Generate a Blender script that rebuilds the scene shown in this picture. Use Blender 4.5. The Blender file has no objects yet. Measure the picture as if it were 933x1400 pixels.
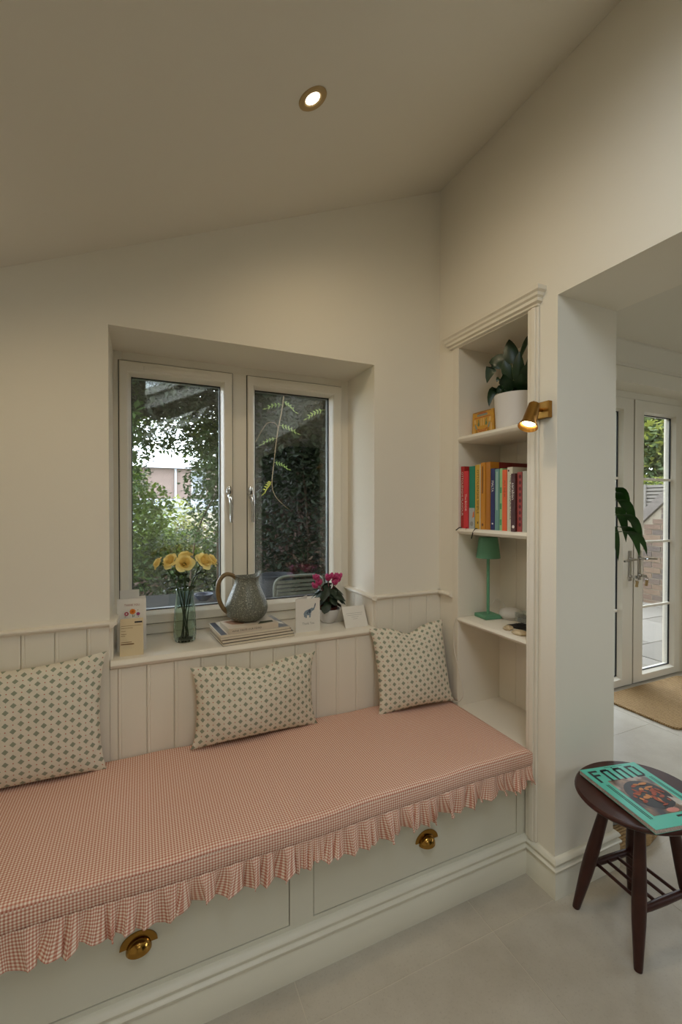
import bpy, bmesh, math, random
from mathutils import Vector, Matrix, Euler
R_ = math.radians
sc = bpy.context.scene
col = sc.collection
random.seed(7)

# ------------------------------------------------------------------ camera
cam_d = bpy.data.cameras.new('camera'); cam = bpy.data.objects.new('camera', cam_d); col.objects.link(cam)
cam_d.sensor_fit = 'VERTICAL'; cam_d.sensor_height = 36.0; cam_d.sensor_width = 24.0
cam_d.lens = 600.76 / 1400 * 36.0
cam_d.clip_start = .02; cam_d.clip_end = 200
cam.location = (0, 0, 1.3)
cam.rotation_euler = (R_(90 - .648), 0, R_(-24.418))
sc.camera = cam
# ------------------------------------------------------------------ world / exposure
wd = bpy.data.worlds.new('overcast_sky'); sc.world = wd; wd.use_nodes = True
bg = wd.node_tree.nodes['Background']
bg.inputs[0].default_value = (.87, .97, 1.06, 1); bg.inputs[1].default_value = 6.6
sc.view_settings.view_transform = 'Standard'; sc.view_settings.look = 'None'
sc.view_settings.gamma = 1; sc.view_settings.use_curve_mapping = False
sc.view_settings.exposure = 0.0
sc.cycles.max_bounces = 10; sc.cycles.diffuse_bounces = 5; sc.cycles.transparent_max_bounces = 16
sc.cycles.sample_clamp_indirect = 4.0
sc.cycles.caustics_reflective = False; sc.cycles.caustics_refractive = False
def portal(name, loc, rot, sx, sy):
    l = bpy.data.lights.new(name, 'AREA'); l.shape = 'RECTANGLE'; l.size = sx; l.size_y = sy
    l.cycles.is_portal = True
    o = bpy.data.objects.new(name, l); col.objects.link(o); o.location = loc; o.rotation_euler = rot
ROOF = lambda x: 2.745 + .4348 * (x - 1.253)
SL = math.atan(.4348)
SKY = [(.03, .74, -.60, .42), (.03, .74, -2.62, -1.60)]
portal('window_daylight', (.405, 2.03, 1.35), (R_(-90), 0, 0), 1.0, 1.1)
portal('added_window_daylight', (5.45, -.9, 1.425), (R_(90), 0, R_(90)), 2.0, 1.45)  # portal of the added, unseen window
portal('door_daylight', (3.26, 2.13, 1.05), (R_(-90), 0, 0), 1.25, 2.1)
for (xa, xb, ya, yb) in SKY:
    xc, yc = (xa + xb) / 2, (ya + yb) / 2
    portal('skylight_daylight', (xc - .10, yc, ROOF(xc) + .22), (0, -SL, 0), 1.25, 1.08)
LAMP_W = 1.08   # overall scale of the lamps

# ------------------------------------------------------------------ helpers
OFF = {}
def lin(c):
    return tuple(((v / 255) / 12.92 if v / 255 <= .04045 else ((v / 255 + .055) / 1.055) ** 2.4) for v in c)
class MB:
    def __init__(s): s.v = []; s.f = []; s.uv = {}; s.mi = {}
    def add(s, vs, fs, uvs=None, m=0):
        o = len(s.v); s.v += [tuple(p) for p in vs]
        for i, f in enumerate(fs):
            k = len(s.f); s.f.append(tuple(o + a for a in f))
            if uvs is not None: s.uv[k] = [uvs[a] for a in f]
            if m: s.mi[k] = m
        return s
    def box(s, x0, x1, y0, y1, z0, z1, m=0):
        x0, x1 = min(x0, x1), max(x0, x1); y0, y1 = min(y0, y1), max(y0, y1); z0, z1 = min(z0, z1), max(z0, z1)
        return s.add([(x0,y0,z0),(x1,y0,z0),(x1,y1,z0),(x0,y1,z0),(x0,y0,z1),(x1,y0,z1),(x1,y1,z1),(x0,y1,z1)],
                     [(0,3,2,1),(4,5,6,7),(0,1,5,4),(1,2,6,5),(2,3,7,6),(3,0,4,7)], None, m)
    def obox(s, c, ax, ay, az, h):
        c = Vector(c); ax = Vector(ax).normalized() * h[0]; ay = Vector(ay).normalized() * h[1]; az = Vector(az).normalized() * h[2]
        vs = [c + sx * ax + sy * ay + sz * az for sz in (-1, 1) for (sx, sy) in ((-1,-1),(1,-1),(1,1),(-1,1))]
        return s.add(vs, [(0,3,2,1),(4,5,6,7),(0,1,5,4),(1,2,6,5),(2,3,7,6),(3,0,4,7)])
    def prism(s, poly, axis, a0, a1, m=0):
        # poly: 2D points; axis 'x': (y,z), 'y': (x,z), 'z': (x,y)
        ar = sum(poly[i][0] * poly[(i+1) % len(poly)][1] - poly[(i+1) % len(poly)][0] * poly[i][1] for i in range(len(poly)))
        p = list(poly) if ar > 0 else list(poly)[::-1]
        n = len(p)
        def mk(q, a): return (a, q[0], q[1]) if axis == 'x' else (q[0], a, q[1]) if axis == 'y' else (q[0], q[1], a)
        lo, hi = min(a0, a1), max(a0, a1)
        vs = [mk(q, lo) for q in p] + [mk(q, hi) for q in p]
        top = tuple(range(n, 2 * n)); bot = tuple(range(n - 1, -1, -1))
        side = [(i, (i+1) % n, n + (i+1) % n, n + i) for i in range(n)]
        fs = [top, bot] + side
        if axis == 'y': fs = [f[::-1] for f in fs]
        return s.add(vs, fs, None, m)
    def tube(s, pts, rad, n=8, cap=True, flat=None):
        pts = [Vector(p) for p in pts]
        if not hasattr(rad, '__len__'): rad = [rad] * len(pts)
        up = None; vs = []; fs = []
        for i, p in enumerate(pts):
            t = (pts[min(i+1, len(pts)-1)] - pts[max(i-1, 0)]).normalized()
            if up is None:
                up = Vector((0,0,1)) if abs(t.z) < .9 else Vector((1,0,0))
            a = t.cross(up).normalized(); up = a.cross(t).normalized()
            for k in range(n):
                th = 2 * math.pi * k / n
                vs.append(p + (a * math.cos(th) * (flat or 1) + up * math.sin(th)) * rad[i])
        for i in range(len(pts) - 1):
            for k in range(n):
                fs.append((i*n+k, i*n+(k+1)%n, (i+1)*n+(k+1)%n, (i+1)*n+k))
        if cap: fs += [tuple(range(n-1,-1,-1)), tuple((len(pts)-1)*n+k for k in range(n))]
        return s.add(vs, fs)
    def lathe(s, prof, c=(0,0,0), n=24, M=None, mod=None, cap0=False, cap1=False, m=0):
        c = Vector(c); vs = []; fs = []
        for j, (r, z) in enumerate(prof):
            for k in range(n):
                th = 2 * math.pi * k / n
                rr, zz = (r, z) if mod is None else mod(r, z, th, j)
                p = Vector((rr * math.cos(th), rr * math.sin(th), zz))
                if M is not None: p = M @ p
                vs.append(p + c)
        for j in range(len(prof) - 1):
            for k in range(n):
                fs.append((j*n+k, j*n+(k+1)%n, (j+1)*n+(k+1)%n, (j+1)*n+k))
        if cap0: fs.append(tuple(range(n-1,-1,-1)))
        if cap1: fs.append(tuple((len(prof)-1)*n+k for k in range(n)))
        return s.add(vs, fs, None, m)
    def grid(s, fn, nu, nv, uvfn=None, flip=False):
        vs = []; uvs = []
        for j in range(nv + 1):
            for i in range(nu + 1):
                u, v = i / nu, j / nv
                vs.append(fn(u, v)); uvs.append(uvfn(u, v) if uvfn else (u, v))
        fs = []
        for j in range(nv):
            for i in range(nu):
                a = j*(nu+1)+i; f = (a, a+1, a+nu+2, a+nu+1); fs.append(f[::-1] if flip else f)
        return s.add(vs, fs, uvs)
    def mesh(s, name, mats, smooth=None, off=(0,0,0), weld=False):
        me = bpy.data.meshes.new(name)
        ox, oy, oz = off
        me.from_pydata([(x-ox, y-oy, z-oz) for x, y, z in s.v], [], s.f)
        if s.uv:
            ul = me.uv_layers.new(name='UVMap')
            for p in me.polygons:
                q = s.uv.get(p.index)
                if q:
                    for li, uvc in zip(p.loop_indices, q): ul.data[li].uv = uvc
        for m in (mats if isinstance(mats, (list, tuple)) else [mats]): me.materials.append(m)
        for k, m in s.mi.items(): me.polygons[k].material_index = m
        if weld:
            bm = bmesh.new(); bm.from_mesh(me); bmesh.ops.remove_doubles(bm, verts=bm.verts, dist=1e-5)
            bmesh.ops.recalc_face_normals(bm, faces=bm.faces); bm.to_mesh(me); bm.free()
        if smooth:
            for p in me.polygons: p.use_smooth = True
            me.set_sharp_from_angle(angle=R_(smooth))
        me.update(); return me
    def build(s, name, mats, parent=None, smooth=None, bevel=0, loc=None, world=True, weld=False, bseg=2):
        """links ONE mesh object; vertices are world coordinates unless world=False"""
        base = Vector((0,0,0))
        if parent is not None and world: base = Vector(OFF.get(parent.name, (0,0,0)))
        if loc is not None and world: base = Vector(loc)
        me = s.mesh(name, mats, smooth, tuple(base), weld)
        o = bpy.data.objects.new(name, me); col.objects.link(o)
        if parent is not None: o.parent = parent; OFF[o.name] = tuple(base)
        elif loc is not None: o.location = loc; OFF[o.name] = tuple(Vector(loc))
        else: OFF[o.name] = (0,0,0)
        if bevel:
            b = o.modifiers.new('bevel', 'BEVEL'); b.width = bevel; b.segments = bseg; b.limit_method = 'ANGLE'; b.angle_limit = R_(40)
        return o
def tag(o, label, cat=None, group=None, kind=None):
    if label: o['label'] = label
    if cat: o['category'] = cat
    if group: o['group'] = group
    if kind: o['kind'] = kind
    return o
def struct(o, label=None): o['kind'] = 'structure'; (label and o.__setitem__('label', label)); return o
def thing(name, loc, label, cat, group=None, rot=(0,0,0)):
    e = bpy.data.objects.new(name, None); col.objects.link(e); e.location = loc; e.rotation_euler = rot
    e.empty_display_size = .05; OFF[e.name] = tuple(loc)
    if label: tag(e, label, cat, group)
    return e
def inst(name, me, parent=None, loc=(0,0,0), rot=(0,0,0), scale=(1,1,1)):
    o = bpy.data.objects.new(name, me); col.objects.link(o); o.location = loc; o.rotation_euler = rot; o.scale = scale
    o.parent = parent; return o

# ------------------------------------------------------------------ material helpers
class NT:
    def __init__(s, name):
        s.m = bpy.data.materials.new(name); s.m.use_nodes = True; s.t = s.m.node_tree; s.n = s.t.nodes
        s.p = s.n['Principled BSDF']; s.out = s.n['Material Output']
    def node(s, typ, **kw):
        n = s.n.new(typ)
        for k, v in kw.items(): setattr(n, k, v)
        return n
    def val(s, sock, v):
        if isinstance(v, bpy.types.NodeSocket): s.t.links.new(v, sock)
        else: sock.default_value = v
    def math(s, op, a, b=None, c=None):
        n = s.node('ShaderNodeMath', operation=op); s.val(n.inputs[0], a)
        if b is not None: s.val(n.inputs[1], b)
        if c is not None: s.val(n.inputs[2], c)
        return n.outputs[0]
    def mix(s, fac, a, b):
        n = s.node('ShaderNodeMix', data_type='RGBA'); s.val(n.inputs[0], fac); s.val(n.inputs[6], a); s.val(n.inputs[7], b)
        return n.outputs[2]
    def co(s, which='Object'):
        return s.node('ShaderNodeTexCoord').outputs[which]
    def xyz(s, v):
        n = s.node('ShaderNodeSeparateXYZ'); s.t.links.new(v, n.inputs[0]); return n.outputs
    def noise(s, v, scale, detail=3, rough=.5):
        n = s.node('ShaderNodeTexNoise'); s.t.links.new(v, n.inputs['Vector']); n.inputs['Scale'].default_value = scale
        n.inputs['Detail'].default_value = detail; n.inputs['Roughness'].default_value = rough; return n.outputs['Fac']
    def bump(s, h, strength=.2, dist=.002):
        n = s.node('ShaderNodeBump'); n.inputs['Strength'].default_value = strength; n.inputs['Distance'].default_value = dist
        s.t.links.new(h, n.inputs['Height']); s.t.links.new(n.outputs[0], s.p.inputs['Normal'])
    def ramp(s, f, lo, hi):
        n = s.node('ShaderNodeMapRange'); s.val(n.inputs[0], f); n.inputs[1].default_value = lo; n.inputs[2].default_value = hi; return n.outputs[0]
def rgba(c): return (*lin(c), 1)
def mat(name, c, rough=.5, metal=0, var=0, vscale=8, bump=0, bscale=60, spec=None, c2=None, coat=0, bdist=.002):
    t = NT(name); p = t.p
    p.inputs['Roughness'].default_value = rough; p.inputs['Metallic'].default_value = metal
    if spec is not None: p.inputs['Specular IOR Level'].default_value = spec
    if coat: p.inputs['Coat Weight'].default_value = coat; p.inputs['Coat Roughness'].default_value = .1
    b = rgba(c)
    if var:
        c2 = rgba(c2) if c2 else tuple(v * (1 - var) for v in b[:3]) + (1,)
        f = t.noise(t.co(), vscale, 4, .6); t.val(p.inputs['Base Color'], t.mix(t.ramp(f, .3, .7), c2, b))
    else: p.inputs['Base Color'].default_value = b
    if bump: t.bump(t.noise(t.co(), bscale, 4), bump, bdist)
    return t.m
def leafmat(name, c, c2, rough=.55, trans=.3, vscale=6):
    t = NT(name); p = t.p
    f = t.noise(t.co(), vscale, 3)
    cc = t.mix(t.ramp(f, .35, .65), rgba(c), rgba(c2))
    t.val(p.inputs['Base Color'], cc); p.inputs['Roughness'].default_value = rough
    tr = t.node('ShaderNodeBsdfTranslucent'); t.val(tr.inputs[0], cc)
    mx = t.node('ShaderNodeMixShader'); mx.inputs[0].default_value = trans
    t.t.links.new(p.outputs[0], mx.inputs[1]); t.t.links.new(tr.outputs[0], mx.inputs[2]); t.t.links.new(mx.outputs[0], t.out.inputs[0])
    return t.m
def emit(name, c, s):
    t = NT(name); t.p.inputs['Base Color'].default_value = (0,0,0,1)
    t.p.inputs['Emission Color'].default_value = (*c, 1); t.p.inputs['Emission Strength'].default_value = s; return t.m
def pane_mat(name, refl=.055, tint=(1,1,1)):
    t = NT(name)
    lw = t.node('ShaderNodeLayerWeight'); lw.inputs[0].default_value = .5
    f = t.math('ADD', t.math('MULTIPLY', t.math('POWER', lw.outputs['Facing'], 4.0), .9), refl)
    a = t.node('ShaderNodeBsdfTransparent'); a.inputs[0].default_value = (*tint, 1)
    g = t.node('ShaderNodeBsdfGlossy'); g.inputs['Roughness'].default_value = .0; g.inputs[0].default_value = (.95, 1, .99, 1)
    mx = t.node('ShaderNodeMixShader'); t.val(mx.inputs[0], f)
    t.t.links.new(a.outputs[0], mx.inputs[1]); t.t.links.new(g.outputs[0], mx.inputs[2]); t.t.links.new(mx.outputs[0], t.out.inputs[0])
    return t.m
def gingham(name, period=.0072):
    t = NT(name); x = t.xyz(t.co('UV'))
    def stripe(c): return t.math('GREATER_THAN', t.math('FRACT', t.math('DIVIDE', c, period)), .5)
    s = t.math('MULTIPLY', t.math('ADD', stripe(x[0]), stripe(x[1])), .5)
    c = t.mix(t.ramp(s, 0, .5), rgba((240, 226, 210)), rgba((216, 172, 152)))
    c = t.mix(t.ramp(s, .5, 1), c, rgba((190, 122, 102)))
    t.val(t.p.inputs['Base Color'], c); t.p.inputs['Roughness'].default_value = .9; t.p.inputs['Specular IOR Level'].default_value = .15
    t.bump(t.noise(t.co(), 900, 2), .15, .0006)
    return t.m
def diamonds(name):
    t = NT(name); x = t.xyz(t.co('UV')); L = .0375
    a = t.math('DIVIDE', t.math('ADD', x[0], x[1]), L); b = t.math('DIVIDE', t.math('SUBTRACT', x[0], x[1]), L)
    def ctr(v): return t.math('ABSOLUTE', t.math('SUBTRACT', t.math('FRACT', v), .5))
    d = t.math('LESS_THAN', t.math('MAXIMUM', ctr(a), ctr(b)), .222)
    def ctr2(v): return t.math('ABSOLUTE', t.math('SUBTRACT', t.math('FRACT', t.math('ADD', v, .5)), .5))
    p, q = ctr2(a), ctr2(b)
    dot = t.math('LESS_THAN', t.math('ADD', t.math('MULTIPLY', p, p), t.math('MULTIPLY', q, q)), .0042)
    n = t.noise(t.co(), 60, 3)
    basec = t.mix(n, rgba((214, 206, 188)), rgba((228, 220, 202)))
    c = t.mix(d, basec, rgba((146, 152, 132))); c = t.mix(dot, c, rgba((178, 96, 76)))
    t.val(t.p.inputs['Base Color'], c); t.p.inputs['Roughness'].default_value = .92; t.p.inputs['Specular IOR Level'].default_value = .1
    t.bump(t.noise(t.co(), 700, 2), .2, .0006)
    return t.m

M = {}
M['wall'] = mat('cream_wall_paint', (233, 227, 213), .75, bump=.05, bscale=120, spec=.3)
M['ceil'] = mat('ceiling_paint', (224, 219, 207), .8, spec=.2)
M['joinery'] = mat('joinery_paint', (230, 223, 208), .42, spec=.4)
M['bench'] = mat('bench_paint', (216, 213, 198), .45, spec=.4)
M['skirt'] = mat('skirting_paint', (224, 220, 204), .38, spec=.45)
M['upvc'] = mat('white_upvc', (232, 226, 212), .3, spec=.5)
M['gasket'] = mat('black_gasket', (22, 22, 24), .6)
M['spacer'] = mat('grey_spacer', (150, 152, 152), .4, .4)
M['pane'] = pane_mat('window_glass', .042)
M['pane_sky'] = pane_mat('skylight_glass', .04)
def tile_mat():
    t = NT('limestone_tile'); v = t.node('ShaderNodeNewGeometry').outputs['Position']
    c = t.mix(t.ramp(t.noise(v, 2.6, 5, .65), .3, .7), rgba((170, 162, 147)), rgba((194, 188, 175)))
    sp_ = t.ramp(t.noise(v, 140, 2, .7), .55, .75);
    c = t.mix(t.math('MULTIPLY', sp_, .35), c, rgba((150, 140, 124)))
    t.val(t.p.inputs['Base Color'], c); t.p.inputs['Roughness'].default_value = .42
    t.bump(t.noise(v, 70, 4), .05, .002); return t.m
M['tile'] = tile_mat()
M['grout'] = mat('tile_grout', (196, 189, 174), .9)
M['chrome'] = mat('chrome', (205, 205, 205), .12, 1)
M['brass'] = mat('brass', (176, 134, 66), .16, 1, var=.25, vscale=30)
M['brass_sat'] = mat('satin_brass', (172, 130, 66), .34, 1)
M['bronze'] = mat('aged_brass_trim', (176, 150, 104), .5, .25)
M['gingham'] = gingham('pink_gingham')
M['diamond'] = diamonds('diamond_print_linen')
M['wood'] = mat('dark_mahogany', (66, 30, 22), .38, var=.4, vscale=20, spec=.4)
M['bulb'] = emit('lamp_bulb', (1, .80, .52), 14)
M['bulb2'] = emit('downlight_bulb', (1, .93, .80), 12)
M['black'] = mat('black_plastic', (16, 16, 17), .5)
M['ink'] = mat('dark_ink', (44, 42, 44), .7)
M['paper'] = mat('white_card', (226, 222, 214), .8)
M['pages'] = mat('page_edges', (226, 214, 190), .9, var=.1, vscale=300)

# ------------------------------------------------------------------ the shell
W, R, RX2, PJ = 1.66, 1.253, 1.55, 1.03      # window wall, bookcase wall, its far face, pillar jamb
WL, WR, WB, WT = -.099, .911, .785, 1.908    # window reveal
FY = 1.925                                   # inner face of window frame
LX, RY = -1.15, -3.4                         # left wall, rear wall
HX, HY, HC = 5.2, 1.89, 2.36                 # house room: far wall, window wall, ceiling

# floor with tiles as pieces
fl = struct(MB().box(LX-.3, HX+.3, RY-.3, 2.2, -.15, -.0008).build('floor', M['grout']), 'pale limestone tiled floor')
tw, tl = .6, .6
tm = MB().box(-tw/2+.0015, tw/2-.0015, -tl/2+.0015, tl/2-.0015, -.012, 0).mesh('tile', M['tile'])
k = 0
for i in range(-4, 8):
    for j in range(-8, 3):
        cx, cy = .975 + (i + .5) * tw, 1.02 + (j + .5) * tl
        if cx - tw/2 > HX or cx + tw/2 < LX or cy - tl/2 > 2.0: continue
        if cy < -2.0: continue
        inst('tile', tm, fl, (cx, cy, 0)); k += 1
struct(MB().box(LX, HX, RY, -2.0-.6, -.0008, 0).build('floor', M['tile'], fl))

# window wall (gable of the lean-to), pieces round the opening
wb = MB()
wb.prism([(LX-.3, -.1), (WL, -.1), (WL, ROOF(WL)+.02), (LX-.3, ROOF(LX-.3)+.02)], 'y', W, 2.0)
wb.prism([(WR, -.1), (R+.2, -.1), (R+.2, ROOF(R+.2)+.02), (WR, ROOF(WR)+.02)], 'y', W, 2.0)
wb.box(WL, WR, W, 2.0, -.1, WB-.03)
wb.prism([(WL, WT), (WR, WT), (WR, ROOF(WR)+.02), (WL, ROOF(WL)+.02)], 'y', W, 2.0)
wall_back = struct(wb.build('wall_back', M['wall']), 'cream painted gable wall round the window')
# lower panelling boards on the wall
GX, GP = -.345, .0895
DZ = .912
def board_mesh(w, h):
    b = .006
    if w < .03: return MB().box(-w/2, w/2, -.009, 0, 0, h).mesh('board', M['joinery'])
    return MB().prism([(-w/2+.0005, 0), (-w/2+.0005, -.006), (-w/2+b-.003, -.009), (-w/2+b+.002, -.009), (-w/2+b+.004, -.0078), (-w/2+b+.006, -.009), (w/2-.003, -.009), (w/2-.0005, -.0068), (w/2-.0005, 0)], 'z', 0, h).mesh('board', M['joinery'])
bm_full = board_mesh(GP, DZ-.40); bm_low = board_mesh(GP, WB-.03-.40)
k = -9
while GX + k*GP < R:
    x0, x1 = GX + k*GP, GX + (k+1)*GP
    if x0 >= LX:
        if x1 <= WL or x0 >= WR: 
            if x1 < R: inst('board', bm_full, wall_back, ((x0+x1)/2, W, .40))
            else:
                w_ = R - x0; inst('board', board_mesh(w_, DZ-.40), wall_back, (x0+w_/2, W, .40))
        elif x0 < WL:
            w_ = WL - x0; inst('board', board_mesh(w_, DZ-.40), wall_back, (x0+w_/2, W, .40))
            w_ = x1 - WL; inst('board', board_mesh(w_, WB-.43), wall_back, (WL+w_/2, W, .40))
        elif x1 > WR:
            w_ = WR - x0; inst('board', board_mesh(w_, WB-.43), wall_back, (x0+w_/2, W, .40))
            w_ = x1 - WR; inst('board', board_mesh(w_, DZ-.40), wall_back, (WR+w_/2, W, .40))
        else: inst('board', bm_low, wall_back, ((x0+x1)/2, W, .40))
    k += 1
rb = board_mesh(.0885, DZ-WB)
for i in range(3):
    inst('board', rb, wall_back, (WR, W + .044 + i*.0885, WB), (0, 0, R_(-90)))
    inst('board', rb, wall_back, (WL, W + .044 + i*.0885, WB), (0, 0, R_(90)))
# dado rail
def rail_prof(o):   # (offset out of wall, z)
    return [(0, DZ-.012), (.010, DZ-.012), (.016, DZ-.006), (.022, DZ-.004), (.024, DZ+.001), (.022, DZ+.006), (.012, DZ+.008), (0, DZ+.008)]
rp = rail_prof(0)
tr = MB().prism([(W-o, z) for o, z in rp], 'x', LX, WL-.0)
tr.prism([(WL+o, z) for o, z in rp], 'y', W-.023, FY)
struct(tr.build('trim_1', M['joinery'], smooth=40), 'moulded dado rail left of the window')
tr = MB().prism([(W-o, z) for o, z in rp], 'x', WR, R); tr.prism([(WR-o, z) for o, z in rp], 'y', W-.023, FY)
tr.prism([(R-o, z) for o, z in rp], 'y', 1.559, W)
struct(tr.build('trim_2', M['joinery'], smooth=40), 'moulded dado rail right of the window')
# sill
prof = [(FY+.02, WB-.028), (1.648, WB-.028), (1.640, WB-.022), (1.637, WB-.014), (1.640, WB-.006), (1.648, WB), (FY+.02, WB)]
struct(MB().prism(prof, 'x', WL+.002, WR-.002).build('window_sill', M['joinery'], smooth=35), 'painted window sill with rounded nose')

# bookcase wall with opening to the house
wr = MB()
wr.box(R, RX2, 1.527, 2.0, -.1, 3.1)
wr.box(R, RX2, 1.143, 1.527, 1.989, 3.1)
wr.box(R, RX2, 1.143, 1.527, -.1, .40)
wr.box(1.505, RX2, 1.143, 1.527, .40, 1.989)
wr.box(R, RX2, PJ, 1.143, -.1, 3.1)
wr.box(R, RX2, -2.2, PJ, 2.0, 3.1)
wr.box(R, RX2, RY, -2.2, -.1, 3.1)
struct(wr.build('wall_right', M['wall']), 'cream wall with the alcove and wide opening')
# left and rear walls of the lean-to
struct(MB().box(LX-.3, LX, RY-.3, W, -.1, ROOF(LX)+.1).build('wall_left', M['wall']), 'cream low side wall')
struct(MB().prism([(LX-.3, -.1), (RX2, -.1), (RX2, 3.1), (R, ROOF(R)), (LX-.3, ROOF(LX-.3))], 'y', RY-.3, RY).build('wall_rear', M['wall']), 'cream wall behind the camera')
struct(MB().box(RX2, HX+.3, RY-.3, RY, -.1, HC+.2).build('wall_kitchen', mat('dimmed_wall_paint', (62, 68, 60), .6)), 'unseen back wall of the next room, coloured dark to dim reflections')  # colour darkened so this unseen wall stays dim in the pane reflections
# sloped ceiling with two skylight openings
cg = MB()
xs = [LX-.3, SKY[0][0], SKY[0][1], R]; ys = [RY-.3, SKY[1][2], SKY[1][3], SKY[0][2], SKY[0][3], 2.05]
TH = .16; nx, nz = -math.sin(SL), math.cos(SL)
for i in range(3):
    for j in range(5):
        if i == 1 and j in (1, 3): continue
        xa, xb, ya, yb = xs[i], xs[i+1], ys[j], ys[j+1]
        vs = [(xa,ya,ROOF(xa)),(xb,ya,ROOF(xb)),(xb,yb,ROOF(xb)),(xa,yb,ROOF(xa))]
        vs += [(x+nx*TH, y, z+nz*TH) for x, y, z in vs]
        cg.add(vs, [(0,3,2,1),(4,5,6,7),(0,1,5,4),(1,2,6,5),(2,3,7,6),(3,0,4,7)])
struct(cg.build('ceiling', M['ceil']), 'sloping painted ceiling')
for n, (xa, xb, ya, yb) in enumerate(SKY):
    e = thing('window_%d' % (n+2), ((xa+xb)/2, (ya+yb)/2, ROOF((xa+xb)/2)), None, None); struct(e, 'roof skylight with white frame')
    def sk(x, d): return (x + nx*d, ROOF(x) + nz*d)
    fb = MB()
    for (p0, p1, q0, q1) in ((xa, xa+.05, ya, yb), (xb-.05, xb, ya, yb), (xa+.05, xb-.05, ya, ya+.05), (xa+.05, xb-.05, yb-.05, yb)):
        a, b, c_, d_ = sk(p0, .11), sk(p1, .11), sk(p1, .17), sk(p0, .17)
        fb.prism([a, b, c_, d_], 'y', q0, q1)
    fb.build('frame', M['upvc'], e)
    a, b, c_, d_ = sk(xa+.05, .13), sk(xb-.05, .13), sk(xb-.05, .138), sk(xa+.05, .138)
    MB().prism([a, b, c_, d_], 'y', ya+.05, yb-.05).build('pane', M['pane_sky'], e)

# house room beyond the opening
struct(MB().box(RX2, HX, RY, HY, HC, HC+.2).build('ceiling', M['ceil']), 'flat ceiling of the room beyond the opening')
hw = MB(); DXL, DXR, DT = 2.60, 3.92, 2.135
hw.box(RX2, DXL, HY, 2.2, -.1, HC+.2); hw.box(DXR, HX+.3, HY, 2.2, -.1, HC+.2); hw.box(DXL, DXR, HY, 2.2, DT, HC+.2)
struct(hw.build('wall_house', M['wall']), 'painted wall round the garden doors')
fw_ = MB(); fw_.box(HX, HX+.3, RY, -1.9, -.1, HC+.2); fw_.box(HX, HX+.3, .1, HY, -.1, HC+.2); fw_.box(HX, HX+.3, -1.9, .1, 2.15, HC+.2); fw_.box(HX, HX+.3, -1.9, .1, -.1, .70)
struct(fw_.build('wall_far', M['wall']), 'far side wall of the next room')
w4 = thing('window_4', (HX+.15, -.9, .70), None, None); struct(w4, 'unseen window added to the far wall to brighten the next room')  # unseen window added to let daylight brighten the next room
f4 = MB()
for (a, b, c, d) in ((-1.9, -1.84, .70, 2.15), (.04, .1, .70, 2.15), (-.93, -.87, .76, 2.09), (-1.84, .04, .70, .76), (-1.84, .04, 2.09, 2.15)): f4.box(HX+.12, HX+.19, a, b, c, d)
f4.build('frame', M['upvc'], w4); MB().box(HX+.15, HX+.156, -1.84, .04, .76, 2.09).build('pane', M['pane'], w4)
cv = [(HY, HC), (HY-.10, HC), (HY-.10, HC-.012), (HY-.085, HC-.02), (HY-.06, HC-.06), (HY-.025, HC-.10), (HY-.012, HC-.105), (HY-.012, HC-.125), (HY, HC-.125)]
struct(MB().prism(cv, 'x', RX2, HX).build('trim_3', M['ceil'], smooth=40), 'ceiling coving above the garden doors')

# skirting: mitred sweep
SK = [(.0, 0), (.016, 0), (.016, .082), (.013, .086), (.013, .089), (.020, .092), (.021, .098), (.017, .103), (.012, .105), (.012, .110), (.017, .113), (.018, .118), (.013, .126), (.006, .130), (0, .130)]
def sweep(paths):
    mb = MB(); n = len(SK); vs = []
    for f in paths: vs += [(*f(o), z) for o, z in SK]
    fs = []
    for j in range(len(paths)-1):
        for i in range(n-1): fs.append((j*n+i, (j+1)*n+i, (j+1)*n+i+1, j*n+i+1))
    fs += [tuple(range(n)), tuple(range(len(vs)-1, len(vs)-n-1, -1))]
    return mb.add(vs, fs)
BY = 1.152     # bench front plane
struct(sweep([lambda o: (LX, BY-o), lambda o: (R-o, BY-o)]).build('baseboard_bench', M['skirt'], smooth=40, weld=True), 'moulded skirting along the bench front')
struct(sweep([lambda o: (R-o, BY-o), lambda o: (R-o, PJ-o), lambda o: (RX2+o, PJ-o), lambda o: (RX2+o, 1.6)]).build('baseboard_right', M['skirt'], smooth=40, weld=True), 'moulded skirting wrapping the pillar')
struct(sweep([lambda o: (RX2, HY-o), lambda o: (DXL-.02, HY-o)]).build('baseboard_house', M['skirt'], smooth=40, weld=True), 'skirting beside the garden doors')

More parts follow.
